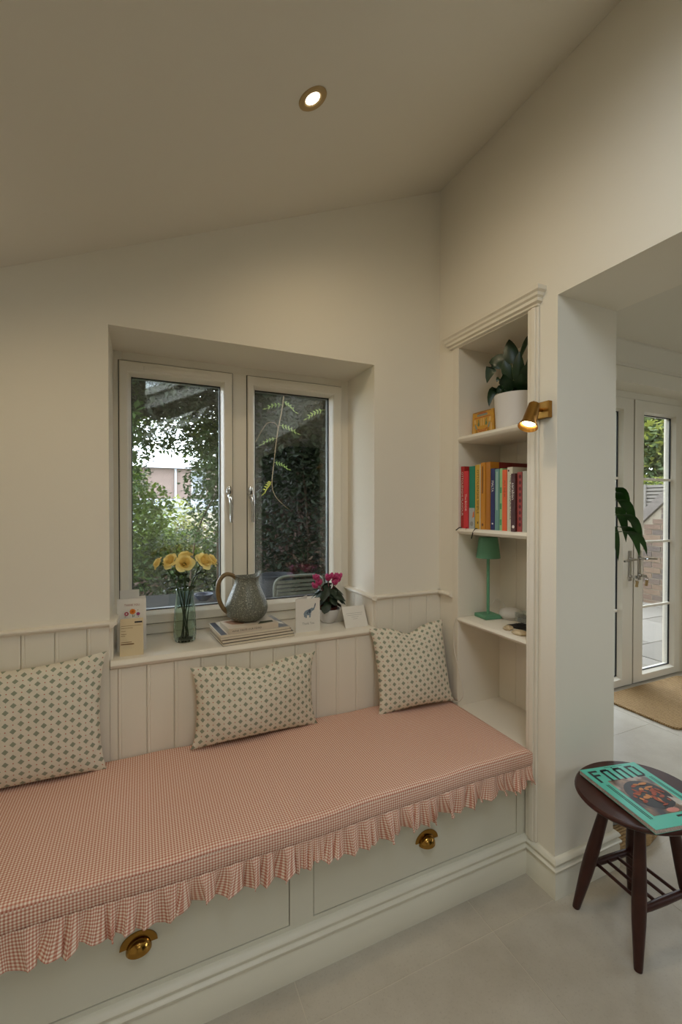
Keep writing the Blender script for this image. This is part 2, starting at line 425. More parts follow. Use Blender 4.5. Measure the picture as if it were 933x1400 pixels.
# ------------------------------------------------------------------ casement window
def frame_boxes(mb, x0, x1, z0, z1, l, r, b, t, y0, y1):
    mb.box(x0, x0+l, y0, y1, z0, z1); mb.box(x1-r, x1, y0, y1, z0, z1)
    mb.box(x0+l, x1-r, y0, y1, z0, z0+b); mb.box(x0+l, x1-r, y0, y1, z1-t, z1)
win = thing('window_1', (.405, FY+.03, WB), None, None); struct(win, 'white double casement window with chrome handles')
f = MB(); frame_boxes(f, WL-.01, WR+.01, WB+.002, WT+.004, .04, .047, .045, .036, FY, FY+.07)
f.box(.352, .428, FY, FY+.07, WB+.045, WT-.03)
f.build('frame', M['upvc'], win, bevel=.003)
def sash(x0, x1, gx0, gx1, z0, z1, gz0, gz1, hx):
    s = MB(); y0, y1 = FY-.010, FY+.055
    # ring with sloping glazing bead: outer -> mid -> inner recess
    ym = FY+.020
    rings = [((x0, x1, z0, z1), y1), ((x0, x1, z0, z1), y0), ((x0+.003, x1-.003, z0+.003, z1-.003), y0-.003),
             ((gx0-.014, gx1+.014, gz0-.014, gz1+.014), y0-.003), ((gx0-.010, gx1+.010, gz0-.010, gz1+.010), y0+.002), ((gx0, gx1, gz0, gz1), ym), ((gx0, gx1, gz0, gz1), y1)]
    vs = []
    for (a, b, c, d), y in rings: vs += [(a, y, c), (b, y, c), (b, y, d), (a, y, d)]
    fs = []
    for j in range(len(rings)-1):
        for i in range(4): fs.append((j*4+i, j*4+(i+1)%4, (j+1)*4+(i+1)%4, (j+1)*4+i))
    s.add(vs, fs)
    so = s.build('sash', M['upvc'], win, weld=True)
    g = MB(); frame_boxes(g, gx0-.001, gx1+.001, gz0-.001, gz1+.001, .004, .004, .004, .004, ym, ym+.008); g.build('gasket', M['gasket'], so)
    g = MB(); frame_boxes(g, gx0, gx1, gz0, gz1, .003, .003, .003, .003, ym+.014, ym+.030); g.build('spacer_bar', M['spacer'], so)
    MB().box(gx0, gx1, ym+.009, ym+.013, gz0, gz1).build('pane', M['pane'], so)
    MB().box(gx0, gx1, ym+.031, ym+.035, gz0, gz1).build('pane', M['pane'], so)
    v = MB(); cx = (x0+x1)/2; v.box(cx-.13, cx+.13, y0-.008, y0-.002, z1-.032, z1-.014); v.build('trickle_vent', M['upvc'], so, bevel=.003)
    # dark joint line round the sash
    j = MB(); frame_boxes(j, x0-.0035, x1+.0035, z0-.0035, z1+.0035, .0035, .0035, .0035, .0035, FY-.001, FY+.02); j.build('seal', M['gasket'], so)
    hb = MB()
    hb.lathe([(.0, 0), (.0125, 0), (.0125, .006), (.009, .010), (0, .010)], n=20, M=Matrix.Translation((hx, y0-.003, 1.365)) @ Euler((R_(90),0,0)).to_matrix().to_4x4() @ Matrix.Diagonal((1, 2.0, 1, 1)))
    hb.lathe([(.0, 0), (.011, 0), (.011, .022), (.008, .026), (0, .026)], n=16, M=Matrix.Translation((hx+.001, y0-.012, 1.345)) @ Euler((R_(90),0,0)).to_matrix().to_4x4())
    hb.tube([(hx+.001, y0-.030, 1.352), (hx+.002, y0-.040, 1.330), (hx+.003, y0-.042, 1.305), (hx+.004, y0-.034, 1.278), (hx+.004, y0-.034, 1.255), (hx+.004, y0-.037, 1.234)], [.009, .0095, .008, .007, .0075, .006], 10)
    hb.build('handle', M['chrome'], so, smooth=50)
    kb = MB().lathe([(0, 0), (.004, 0), (.004, .002), (0, .002)], n=12, M=Matrix.Translation((hx+.002, y0-.0385, 1.335)) @ Euler((R_(75),0,0)).to_matrix().to_4x4()); kb.build('key_button', M['black'], so)
    return so
sash(-.078, .357, -.036, .311, .832, 1.872, .880, 1.818, .342)
sash(.423, .872, .461, .818, .832, 1.872, .880, 1.820, .432)

# ------------------------------------------------------------------ garden doors
DY = 2.04
dr = thing('door_1', (3.26, DY+.03, 0), None, None); struct(dr, 'white glazed garden doors with chrome levers')
f = MB(); frame_boxes(f, DXL, DXR, -.02, DT+.002, .06, .06, .02, .052, DY, DY+.08); f.build('frame', M['upvc'], dr, bevel=.004)
def leaf(x0, x1, gx0, gx1, inner, lever):
    y0, y1 = DY-.012, DY+.058
    s = MB(); rings = [((x0, x1, .012, 2.08), y1), ((x0, x1, .012, 2.08), y0), ((gx0-.012, gx1+.012, .06, 2.0), y0), ((gx0, gx1, .072, 1.988), DY+.02), ((gx0, gx1, .072, 1.988), y1)]
    vs = []
    for (a, b, c, d), y in rings: vs += [(a, y, c), (b, y, c), (b, y, d), (a, y, d)]
    fs = [(j*4+i, j*4+(i+1)%4, (j+1)*4+(i+1)%4, (j+1)*4+i) for j in range(len(rings)-1) for i in range(4)]
    s.add(vs, fs); so = s.build('door_leaf', M['upvc'], dr, weld=True)
    g = MB(); frame_boxes(g, gx0, gx1, .072, 1.988, .005, .005, .005, .005, DY+.02, DY+.03); g.build('gasket', M['gasket'], so)
    MB().box(gx0, gx1, DY+.030, DY+.036, .072, 1.988).build('pane', M['pane'], so)
    for z in (1.508, 1.037, .551):
        MB().box(gx0, gx1, DY+.012, DY+.028, z-.009, z+.009).build('glazing_bar', M['upvc'], so, bevel=.003)
    px = inner
    p = MB().box(px-.016, px+.016, y0-.008, y0, .765, .985); 
    p.build('handle_plate', M['chrome'], so, bevel=.004)
    h = MB(); h.tube([(px, y0, .925), (px, y0-.045, .925)], .009, 10)
    h.tube([(px, y0-.045, .925), (px+lever*.03, y0-.050, .925), (px+lever*.13, y0-.048, .918)], [.009, .009, .007], 10)
    h.build('lever', M['chrome'], so, smooth=50)
    c = MB().lathe([(0, 0), (.011, 0), (.011, .012), (0, .014)], n=14, M=Matrix.Translation((px, y0-.006, .80)) @ Euler((R_(90),0,0)).to_matrix().to_4x4()); c.build('lock_cylinder', M['chrome'], so, smooth=40)
    return so
MB().box(3.250, 3.270, DY-.004, DY+.02, .014, 2.078).build('meeting_gap', M['gasket'], dr)  # black strip stands in for the shaded gap between the leaves
leaf(2.665, 3.253, 2.75, 3.128, 3.215, -1)
leaf(3.267, 3.855, 3.383, 3.758, 3.325, 1)
for n, (kx, lab) in enumerate(((3.325, 'keys hanging from the lock of the right garden door'), (3.215, 'keys hanging from the lock of the left garden door'))):
    kk = thing('key_bunch', (kx, DY-.045, .80), lab, 'keys')
    MB().obox((kx, DY-.045, .80), (1,0,0), (0,1,0), (0,0,1), (.003, .022, .010)).build('key', M['chrome'], kk)
    ring = [(kx+.0*i, DY-.062 + .014*math.cos(i*math.pi/6), .785 + .014*math.sin(i*math.pi/6)) for i in range(13)]
    MB().tube(ring, .0015, 6).build('ring', M['chrome'], kk)
    for a in (-.3, .35):
        MB().obox((kx+a*.03, DY-.065+a*.02, .752), (1,0,0), (a,1,0), (0,a*.6,1), (.0012, .009, .022)).build('key', M['bronze'], kk, bevel=.003)

# ------------------------------------------------------------------ bench
bench = thing('window_bench', (.05, 1.4, 0), 'built-in painted window bench with two wide drawers', 'bench')
D2 = (.437, 1.209); D1 = (-.39, .368); D0 = (-1.10, -.459); DZ0, DZ1 = .142, .375
fr = MB()
fr.box(LX, R-.001, BY, BY+.02, .0, DZ0); fr.box(LX, R-.001, BY, BY+.02, DZ1, .395)
for a, b in ((LX, D0[0]), (D0[1], D1[0]), (D1[1], D2[0]), (D2[1], R-.001)): fr.box(a, b, BY, BY+.02, DZ0, DZ1)
fr.build('face_frame', M['bench'], bench)
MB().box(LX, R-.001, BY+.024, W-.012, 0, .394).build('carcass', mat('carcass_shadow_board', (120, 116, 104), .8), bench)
tp = [(W-.011, .395), (1.132, .395), (1.126, .399), (1.123, .4075), (1.126, .416), (1.132, .42), (W-.011, .42)]
MB().prism(tp, 'x', LX, R-.0005).build('bench_top', M['bench'], bench, smooth=35)
def cup_pull(x, z, y, parent):
    fl_ = MB(); n = 20
    # arched flange plate
    pts = [(.042*math.cos(math.pi*i/n), .042*math.sin(math.pi*i/n)*.80) for i in range(n+1)]
    inn = [(.026*math.cos(math.pi*i/n), .026*math.sin(math.pi*i/n)*.80) for i in range(n+1)]
    vs = []; fs = []
    for (a, b), (c, d) in zip(pts, inn): vs += [(x+a, y, z+b), (x+a, y-.0035, z+b), (x+c, y-.0035, z+d), (x+c, y, z+d)]
    for i in range(n):
        for k in range(4): fs.append((i*4+k, i*4+(k+1)%4, (i+1)*4+(k+1)%4, (i+1)*4+k))
    fs += [(0,1,2,3), (n*4+3, n*4+2, n*4+1, n*4)]
    fl_.add(vs, fs)
    # domed cup: a half-bowl open below
    def dome(k):
        return lambda u, v: (x + k*.029*math.cos(math.pi*(1-u))*math.cos(v*1.57), y - .001 - k*.025*math.sin(math.pi*u)*math.cos(v*1.57), z - .010 + k*.030*math.sin(v*1.57))
    fl_.grid(dome(1), 28, 12); fl_.grid(dome(.93), 28, 12, flip=True)
    return fl_.build('cup_pull', M['brass'], parent, smooth=50, weld=True)
for (a, b) in (D2, D1, D0):
    d = MB().box(a+.0022, b-.0022, BY+.001, BY+.02, DZ0+.0022, DZ1-.002).build('drawer', M['bench'], bench, bevel=.0012)
    if b > -.4: cup_pull((a+b)/2, .238 if a > 0 else .248, BY+.001, d)

# ------------------------------------------------------------------ alcove bookcase
bc = thing('alcove_bookcase', (1.38, 1.335, .42), 'built-in alcove bookcase with rounded shelves and moulded cornice', 'bookcase')
A0, A1, AD = 1.147, 1.523, 1.488     # right side, left side, back
MB().box(R-.002, AD+.014, A1, A1+.003, .432, 1.986).build('side_panel', M['joinery'], bc)
MB().box(R-.002, AD+.014, A0-.003, A0, .432, 1.986).build('side_panel', M['joinery'], bc)
MB().box(AD, AD+.015, A0, A1, .432, 1.986).build('back_panel', M['joinery'], bc)
for i in range(1, 4):      # beaded joints on the back panel
    y = A0 + i*.094; MB().box(AD-.0025, AD, y-.004, y+.004, .432, 1.986).build('bead', M['joinery'], bc, bevel=.002)
MB().box(R-.002, AD, A0, A1, 1.986, 1.989).build('top_panel', M['joinery'], bc)
MB().box(R+.001, AD, A0, A1, .401, .432).build('base_board', M['joinery'], bc)
def shelf(zt, th):
    p = [(AD, zt-th), (R+.004, zt-th), (R-.004, zt-th*.8), (R-.008, zt-th*.5), (R-.004, zt-th*.2), (R+.004, zt), (AD, zt)]
    MB().prism(p, 'y', A0, A1).build('shelf', M['joinery'], bc, smooth=35)
for zt, th in ((1.604, .026), (1.209, .025), (.823, .022)): shelf(zt, th)
# architraves
st = MB(); st.box(R-.010, R, 1.100, 1.146, .131, 1.99); st.box(R-.016, R-.010, 1.108, 1.128, .131, 1.99); st.build('architrave', M['joinery'], bc, bevel=.003)
st = MB(); st.box(R-.004, R, 1.524, 1.560, .46, 1.99); st.build('architrave', M['joinery'], bc, bevel=.002)
# cornice with returns
CP = [(.006, 1.989), (.014, 1.993), (.014, 2.000), (.024, 2.004), (.022, 2.016), (.030, 2.021), (.032, 2.030), (.040, 2.036), (.040, 2.050), (0, 2.050), (0, 1.989)]
n = len(CP); vs = []
for o, z in CP: vs.append((R, 1.558+o, z))
for o, z in CP: vs.append((R-o, 1.558+o, z))
for o, z in CP: vs.append((R-o, 1.115-o, z))
for o, z in CP: vs.append((R, 1.115-o, z))
fs = [(j*n+i, (j+1)*n+i, (j+1)*n+(i+1)%n, j*n+(i+1)%n) for j in range(3) for i in range(n)]
MB().add(vs, fs).build('cornice', M['joinery'], bc, weld=True, smooth=40)

# ------------------------------------------------------------------ seat cushion
cu = thing('seat_cushion', (.05, 1.38, .42), 'long pink gingham bench cushion with a gathered frill', 'cushion')
rnd = random.Random(3)
ph = [rnd.uniform(0, 6.28) for _ in range(12)]
CX0, CX1, CY0, CY1 = LX+.01, 1.236, 1.113, 1.646
prof = [(CY1, .421), (CY1+.001, .44), (CY1-.006, .449), (CY1-.02, .453)] + [(CY1-.02-(CY1-.02-CY0-.02)*i/14, .4535) for i in range(1, 15)] + [(CY0+.010, .4525), (CY0+.004, .449), (CY0, .443), (CY0, .436), (CY0, .421)]
arc = [0]
for a, b in zip(prof, prof[1:]): arc.append(arc[-1] + math.hypot(a[0]-b[0], a[1]-b[1]))
N = 160
def cpt(i, j):
    x = CX0 + (CX1-CX0)*i/N; y, z = prof[j]
    m = max(0, min(1, (z-.42)/.03))
    dz = .0028*math.sin(5.1*x+ph[0]+2*y)+.0018*math.sin(13*x+ph[1]-9*y)+.001*math.sin(31*x+ph[2]+6*y)
    dz += .010*max(0, min(1, (.5-x)/.8))
    e = max(0, 1-(CX1-x)/.015); z2 = z - .006*e*e*m
    # shallow pulled crease in the middle of the seat
    z2 -= .003*math.exp(-((x-.37-.12*(y-1.3))/.012)**2)*m
    dy = (.003*math.sin(4*x+ph[3])+.0015*math.sin(17*x+ph[4])) if y < 1.13 else 0
    return (x, y+dy*m, z2+dz*m)
vs = [cpt(i, j) for j in range(len(prof)) for i in range(N+1)]
uvs = [(CX0+(CX1-CX0)*i/N, arc[j]) for j in range(len(prof)) for i in range(N+1)]
fs = [(j*(N+1)+i, j*(N+1)+i+1, (j+1)*(N+1)+i+1, (j+1)*(N+1)+i) for j in range(len(prof)-1) for i in range(N)]
c_ = MB().add(vs, fs, uvs)
nb = len(prof)
c_.add([cpt(N, j) for j in range(nb)], [tuple(range(nb))], [(prof[j][0], prof[j][1]) for j in range(nb)])
c_.add([cpt(0, j) for j in range(nb)], [tuple(range(nb-1, -1, -1))], [(prof[j][0], prof[j][1]) for j in range(nb)])
c_.build('cover', M['gingham'], cu, smooth=60)
# front band, lapping over the nose of the bench top
def band(u, v):
    x = CX0 + (CX1-CX0)*u; a = v
    y = CY0 - .004 - .003*math.sin(math.pi*a) + .003*math.sin(4*x+ph[3])+.0015*math.sin(17*x+ph[4])
    return (x, y, .4455 - .046*a + .0022*math.sin(5.1*x+ph[0]+2.2) + .010*max(0, min(1, (.5-x)/.8)))
bnd = MB().grid(band, 160, 6, lambda u, v: ((CX1-CX0)*u, .046*v), flip=True)
bnd.grid(lambda u, v: (CX1+.001-.0006*math.cos(6*u), CY0-.004+(CY1-CY0)*u, .4455-.024*v), 40, 3, lambda u, v: ((CY1-CY0)*u, .024*v), flip=True)
bnd.build('front_band', M['gingham'], cu, smooth=60)
# gathered frill
rf = random.Random(11)
NS = 1000; L = CX1 - CX0
knots = [0]
while knots[-1] < L: knots.append(knots[-1] + rf.choice((rf.uniform(.014, .026), rf.uniform(.026, .05), rf.uniform(.045, .075))))
amps = [rf.uniform(.35, 1.2) for _ in knots]; drop = [rf.uniform(-.010, .012) for _ in knots]; skew = [rf.uniform(-1, 1) for _ in knots]; tight = [rf.uniform(.45, 1.3) for _ in knots]
def fold(x):
    for i in range(len(knots)-1):
        if knots[i] <= x < knots[i+1] or i == len(knots)-2:
            t = (x-knots[i])/(knots[i+1]-knots[i]); return i, min(1, max(0, t))
def frill(u, v):
    x = L*u; i, t = fold(x); wd_ = knots[i+1]-knots[i]
    a = amps[i]; w = math.sin(2*math.pi*t)
    sh = math.copysign(abs(w)**tight[i], w)
    g = v**.8; env = math.sin(math.pi*t)
    bw = CX0+x; y = CY0 - .0075 - .007*g + .003*math.sin(4*bw+ph[3])+.0015*math.sin(17*bw+ph[4]) + sh*a*min(.018, wd_*.42)*(.04+.96*g) + .0012*math.sin(x*240+3*math.sin(x*31))*(1-v)**2 + .004*math.sin(x*9+2*v)*g
    dx = skew[i]*.020*env*g*g + .22*wd_*math.sin(4*math.pi*t+.6)*a*g*.7
    h = .060 + .016*(1-u) + .004*math.sin(7*x+1) + .003*math.sin(23*x)
    z = .4045 + .0022*math.sin(5.1*bw+ph[0]+2.2) - (h+.003)*v - drop[i]*env*v**2 + .006*abs(skew[i])*math.sin(math.pi*2*t)*v*v
    xx = CX0 + x + dx
    return (min(xx, CX1+.008), min(y, BY-.006), z + .010*max(0, min(1, (.5-CX0-x)/.8)))
MB().grid(frill, NS, 9, lambda u, v: (L*u*1.35, .078*v), flip=True).build('frill', M['gingham'], cu, smooth=80)

# ------------------------------------------------------------------ scatter pillows
def pillow(w, h, T, dent, corner, seed, sag=0):
    rr = random.Random(seed); p = [rr.uniform(0, 6.28) for _ in range(6)]; mb = MB()
    def pt(u, v, s):
        a, b = 2*u-1, 2*v-1
        t = T*((1-a*a)**.5)*((1-b*b)**.5)*(1+.10*math.sin(3*a+p[0])*math.sin(2.4*b+p[1])) if abs(a) < 1 and abs(b) < 1 else 0
        pin = .055
        x = w/2*a*(1-pin*(1-b*b)*abs(a)**3) + corner*(abs(a)**6)*(abs(b)**6)*math.copysign(1, a)
        z = h/2*b*(1-pin*(1-a*a)*abs(b)**3) + h/2
        if b > -.2:
            k = max(0, (b+.2)/1.2); z -= dent*k*k*math.exp(-(a/.34)**2); t *= 1-.35*k*k*math.exp(-(a/.25)**2)*(dent > .015)
        z -= sag*max(0, b)**2*(1-a*a)
        wr = .0022*math.sin(22*a+9*b+p[2])*math.exp(-((abs(a)-.8)/.25)**2)
        return (x, s*(t+wr*(1 if t > .004 else 0)) , max(z, .001))
    n = 36
    mb.grid(lambda u, v: pt(u, v, -1), n, n, lambda u, v: ((u-.5)*w, (v-.5)*h))
    mb.grid(lambda u, v: pt(u, v, 1), n, n, lambda u, v: ((u-.5)*w, (v-.5)*h), flip=True)
    return mb
def place_pillow(mb, loc, lean, yaw, roll, label):
    o = mb.build('scatter_pillow', M['diamond'], None, smooth=70, world=False, weld=True); o.location = loc
    o.rotation_euler = (Matrix.Rotation(R_(yaw), 3, 'Z') @ Matrix.Rotation(R_(-lean), 3, 'X') @ Matrix.Rotation(R_(roll), 3, 'Y')).to_euler()
    return tag(o, label, 'pillow', 'diamond print scatter pillows')
place_pillow(pillow(.50, .372, .062, .0, .006, 1, sag=.014), (-.362, 1.588, .4585), 5, 0, 0, 'large diamond-print pillow cut off by the left edge of the photo')
place_pillow(pillow(.455, .275, .058, .026, .010, 2), (.386, 1.590, .4575), 7, 1, .8, 'rectangular diamond-print pillow with a dented top in mid bench')
place_pillow(pillow(.345, .345, .055, .030, .008, 3), (1.052, 1.538, .4565), 13, -5, -1.5, 'square diamond-print pillow in the corner beside the bookcase')

# ------------------------------------------------------------------ lettering
def text_geo(s):
    cuv = bpy.data.curves.new('txt', 'FONT'); cuv.body = s; cuv.resolution_u = 2; cuv.size = 1
    o = bpy.data.objects.new('txt', cuv); col.objects.link(o)
    dg = bpy.context.evaluated_depsgraph_get(); me = bpy.data.meshes.new_from_object(o.evaluated_get(dg))
    vs = [v.co.copy() for v in me.vertices]; fs = [tuple(p.vertices) for p in me.polygons]
    bpy.data.objects.remove(o); bpy.data.meshes.remove(me); bpy.data.curves.remove(cuv)
    return vs, fs
def lettering(parent, s, org, xd, yd, height, m, width=None, name='lettering', bold=0):
    """flat letters; org = lower left corner of the line"""
    vs, fs = text_geo(s)
    x0 = min(v.x for v in vs); x1 = max(v.x for v in vs); y0 = min(v.y for v in vs); y1 = max(v.y for v in vs)
    sy = height/(y1-y0); sx = sy if width is None else width/(x1-x0)
    org, xd, yd = Vector(org), Vector(xd).normalized(), Vector(yd).normalized()
    nrm = xd.cross(yd)
    pts = [org + xd*((v.x-x0)*sx) + yd*((v.y-y0)*sy) + nrm*.0004 for v in vs]
    return MB().add(pts, fs).build(name, m, parent)
def patch(parent, pts, org, xd, yd, m, name='print', lift=.0003):
    org, xd, yd = Vector(org), Vector(xd).normalized(), Vector(yd).normalized(); nrm = xd.cross(yd)
    return MB().add([org + xd*a + yd*b + nrm*lift for a, b in pts], [tuple(range(len(pts)))]).build(name, m, parent)
def ell(cx, cy, rx, ry, n=14, a0=0): return [(cx+rx*math.cos(a0+2*math.pi*i/n), cy+ry*math.sin(a0+2*math.pi*i/n)) for i in range(n)]
def bar(x0, y0, x1, y1): return [(x0, y0), (x1, y0), (x1, y1), (x0, y1)]

# ------------------------------------------------------------------ books on the shelf
INK = {'w': mat('white_print', (228, 222, 212), .7), 'k': M['ink'], 'y': mat('yellow_print', (214, 176, 110), .7), 'b': mat('brown_print', (112, 70, 26), .7),
       'g': mat('grey_print', (150, 150, 144), .7), 't': mat('pale_teal_print', (150, 176, 168), .7), 'm': mat('maroon_print', (96, 34, 34), .7), 'gr': mat('green_print', (70, 150, 96), .7), 'o': mat('orange_print', (214, 116, 50), .7)}
ZB = 1.209
def book(yl, yr, zt, front, depth, c, label, texts=(), rough=.55, z0=ZB):
    b = thing('book', ((front+depth/2), (yl+yr)/2, z0), label, 'book', 'books on the middle shelf')
    cm = mat('book_cover', c, rough); yl -= .0006; yr += .0006
    k = MB(); k.box(front, front+depth, yl-.0022, yl, z0, zt); k.box(front, front+depth, yr, yr+.0022, z0, zt); k.box(front, front+.003, yr+.0022, yl-.0022, z0, zt)
    cv_ = k.build('cover', cm, b)
    MB().box(front+.003, front+depth-.003, yr+.0023, yl-.0023, z0+.003, zt-.004).build('pages', M['pages'], b)
    for (s, frac0, frac1, hh, ink, off) in texts:
        h_ = zt - z0; w = (yl-yr)
        ht = w*hh
        lettering(cv_, s, (front, (yl+yr)/2 + ht/2 + off*w, zt - h_*frac0), (0,0,-1), (0,-1,0), ht, INK[ink], width=h_*(frac1-frac0), name='title')
    return b, cv_
def sp(cv_, yl, yr, z0, z1, front, m, name='band'):
    return MB().box(front-.0005, front, yr+.0006, yl-.0006, z0, z1).build(name, m, cv_)
FX = 1.262
book(1.521, 1.499, 1.475, FX, .20, (168, 38, 34), 'dark red cookbook at the left end of the shelf row', [('OTTOLENGHI FLAVOUR', .09, .80, .46, 'w', .05)])
b, c_ = book(1.4985, 1.470, 1.453, FX-.004, .19, (212, 54, 62), 'pinkish red book standing beside the dark red cookbook', [('The', .40, .50, .40, 'w', 0), ('BOOK', .52, .70, .40, 'w', 0)])
rib = mat('red_ribbon', (140, 24, 30), .7)
MB().tube([(FX+.05, 1.480, ZB+.002), (FX-.012, 1.474, ZB+.002), (FX-.020, 1.466, ZB-.006)], [.002, .002, .002], 4, flat=.3).build('ribbon', rib, b)
b, c_ = book(1.4685, 1.433, 1.471, FX, .19, (28, 128, 104), 'teal green book with a pale grey lower spine')
sp(c_, 1.4685, 1.433, ZB, 1.296, FX, mat('pale_grey_spine', (176, 182, 182), .6)); 
patch(c_, ell(0, 0, .010, .010), (FX-.0008, 1.451, 1.230), (0,-1,0), (0,0,1), INK['g'], 'emblem')
patch(c_, [(0,0),(.011,.004),(.011,.03),(.004,.022)], (FX-.0008, 1.447, 1.255), (0,-1,0), (0,0,1), INK['o'], 'print')
b, c_ = book(1.432, 1.399, 1.474, FX, .20, (204, 164, 58), 'yellow cookbook with black spaced capitals on its spine', [('OTTOLENGHI SIMPLE', .08, .76, .34, 'k', 0), ('i', .88, .92, .2, 'k', 0)])
sp(c_, 1.405, 1.3985, ZB, 1.474, FX, mat('cream_spine_edge', (216, 202, 168), .6))
rb2 = mat('dark_green_ribbon', (36, 40, 28), .7)
MB().tube([(FX+.05, 1.415, ZB+.002), (FX-.011, 1.418, ZB+.002), (FX-.016, 1.425, ZB-.012), (FX-.015, 1.436, ZB-.040)], .0022, 4, flat=.3).build('ribbon', rb2, b)
b, c_ = book(1.397, 1.3705, 1.480, FX-.002, .20, (198, 132, 26), 'tall golden yellow book with small brown spine lettering', [])
patch(c_, bar(0,0,.006,.11), (FX-.003, 1.388, 1.355), (0,-1,0), (0,0,1), INK['b'], 'spine_print'); patch(c_, ell(0,0,.005,.006), (FX-.003, 1.384, 1.228), (0,-1,0), (0,0,1), INK['b'], 'emblem')
b, c_ = book(1.370, 1.3445, 1.480, FX, .215, (176, 112, 18), 'golden brown book with a dark red back cover, beside the navy one')
MB().box(FX+.045, FX+.214, 1.3438, 1.3451, ZB+.001, 1.4798).build('back_cover_print', mat('dark_red_cover', (120, 32, 26), .5), c_)
book(1.343, 1.3205, 1.452, FX, .18, (34, 36, 92), 'navy blue guidebook with white capitals', [('MALTA', .20, .38, .52, 'w', 0), ('.', .88, .91, .42, 'w', 0)])
b, c_ = book(1.3195, 1.2975, 1.448, FX, .18, (104, 148, 140), 'grey teal paperback beside the navy guidebook')
patch(c_, bar(0,0,.009,.15), (FX, 1.313, 1.288), (0,-1,0), (0,0,1), INK['t'], 'spine_print')
b, c_ = book(1.2965, 1.2825, 1.449, FX+.002, .18, (142, 190, 128), 'slim light green patterned book')
for i in range(3): patch(c_, bar(0,0,.009,.022), (FX+.002, 1.2945, 1.23+i*.062), (0,-1,0), (0,0,1), INK['gr'], 'spine_print')
book(1.2815, 1.257, 1.442, FX, .17, (226, 92, 32), 'bright orange paperback on the middle shelf', [('PUT THE EK', .18, .45, .36, 'b', 0)])
b, c_ = book(1.256, 1.229, 1.450, FX, .20, (206, 200, 178), 'thick cream cookbook with dark capitals, next to the orange one', [('THE ARABESQUE', .12, .62, .40, 'k', -.12), ('TABLE', .64, .82, .26, 'b', -.12)])
patch(c_, ell(0,0,.004,.004), (FX, 1.249, 1.437), (0,-1,0), (0,0,1), INK['m'], 'emblem')
b, c_ = book(1.228, 1.2065, 1.424, FX-.010, .16, (72, 36, 36), 'dark maroon book with flowing pale lettering', [('saraban', .16, .45, .55, 'w', 0)])
patch(c_, ell(0,0,.006,.006), (FX-.010, 1.216, 1.227), (0,-1,0), (0,0,1), INK['w'], 'emblem')
b, c_ = book(1.206, 1.1835, 1.428, FX-.002, .17, (158, 66, 60), 'dusty red patterned book near the right end')
for i in range(9): patch(c_, ell(0,0,.006,.008, 6), (FX-.002, 1.192, 1.235+i*.022), (0,-1,0), (0,0,1), INK['m'], 'spine_print')
book(1.183, 1.162, 1.430, FX, .18, (186, 186, 172), 'pale grey paperback at the right end of the row', [])
MB().tube([(FX+.04, 1.507, ZB+.002), (FX-.012, 1.517, ZB+.002), (FX-.022, 1.527, ZB-.010)], .0022, 4, flat=.3).build('bookmark_ribbon', rb2, None)
tag(bpy.data.objects['bookmark_ribbon'], 'dark ribbon bookmark hanging over the shelf edge at the left', 'bookmark')

# ------------------------------------------------------------------ leaves of the house plants
def blade(path, width, side, nseg=8, prof=None, fold=.18, name='leaf', m=None, parent=None, thick=True):
    """a leaf blade along a list of 3 control points (quadratic bezier)"""
    p0, p1, p2 = [Vector(p) for p in path]; side = Vector(side).normalized(); mb = MB()
    prof = prof or (lambda t: math.sin(math.pi*min(1, t**.8))**.75)
    vs = []; fs = []
    for i in range(nseg+1):
        t = i/nseg; c = (1-t)**2*p0 + 2*t*(1-t)*p1 + t*t*p2
        d = (2*(1-t)*(p1-p0) + 2*t*(p2-p1)).normalized(); s = (side - d*side.dot(d)).normalized(); nn = d.cross(s).normalized()
        w = width/2*prof(t)
        vs += [c - s*w + nn*fold*w, c - s*w*.5 + nn*fold*.4*w, c, c + s*w*.5 + nn*fold*.4*w, c + s*w + nn*fold*w]
    for i in range(nseg):
        for k in range(4): fs.append((i*5+k, i*5+k+1, (i+1)*5+k+1, (i+1)*5+k))
    return mb.add(vs, fs).build(name, m, parent, smooth=80)
M['lily'] = leafmat('dark_glossy_leaf', (34, 58, 30), (24, 44, 24), .35, .12)
M['stemg'] = mat('green_stem', (62, 84, 44), .5)
M['soil'] = mat('potting_soil', (44, 32, 24), .95, var=.5, vscale=80, bump=.6, bscale=150)
M['ceramic'] = mat('matt_white_ceramic', (216, 212, 208), .5)
# peace lily in a white pot, top shelf
LP = Vector((1.358, 1.305, 1.604))
pl = thing('potted_plant', LP, 'broad-leaved green plant in a white pot on the top shelf', 'potted plant')
pr = [(0, 0), (.074, 0), (.077, .003), (.084, .132), (.085, .138), (.0815, .138), (.079, .120), (.0, .118)]
MB().lathe(pr, LP, 40).build('pot', M['ceramic'], pl, smooth=40)
MB().lathe([(0, .122), (.079, .120)], LP, 24).build('soil', M['soil'], pl)
def lily(base, mid, tip, w, side, stem_from=(0, 0, .12)):
    s = LP + Vector(stem_from); b = LP + Vector(base)
    MB().tube([s, (s+b)/2 + Vector((0, 0, .015)), b], [.003, .0026, .002], 6).build('stem', M['stemg'], pl, smooth=60)
    blade([b, LP+Vector(mid), LP+Vector(tip)], w, side, 10, m=M['lily'], parent=pl)
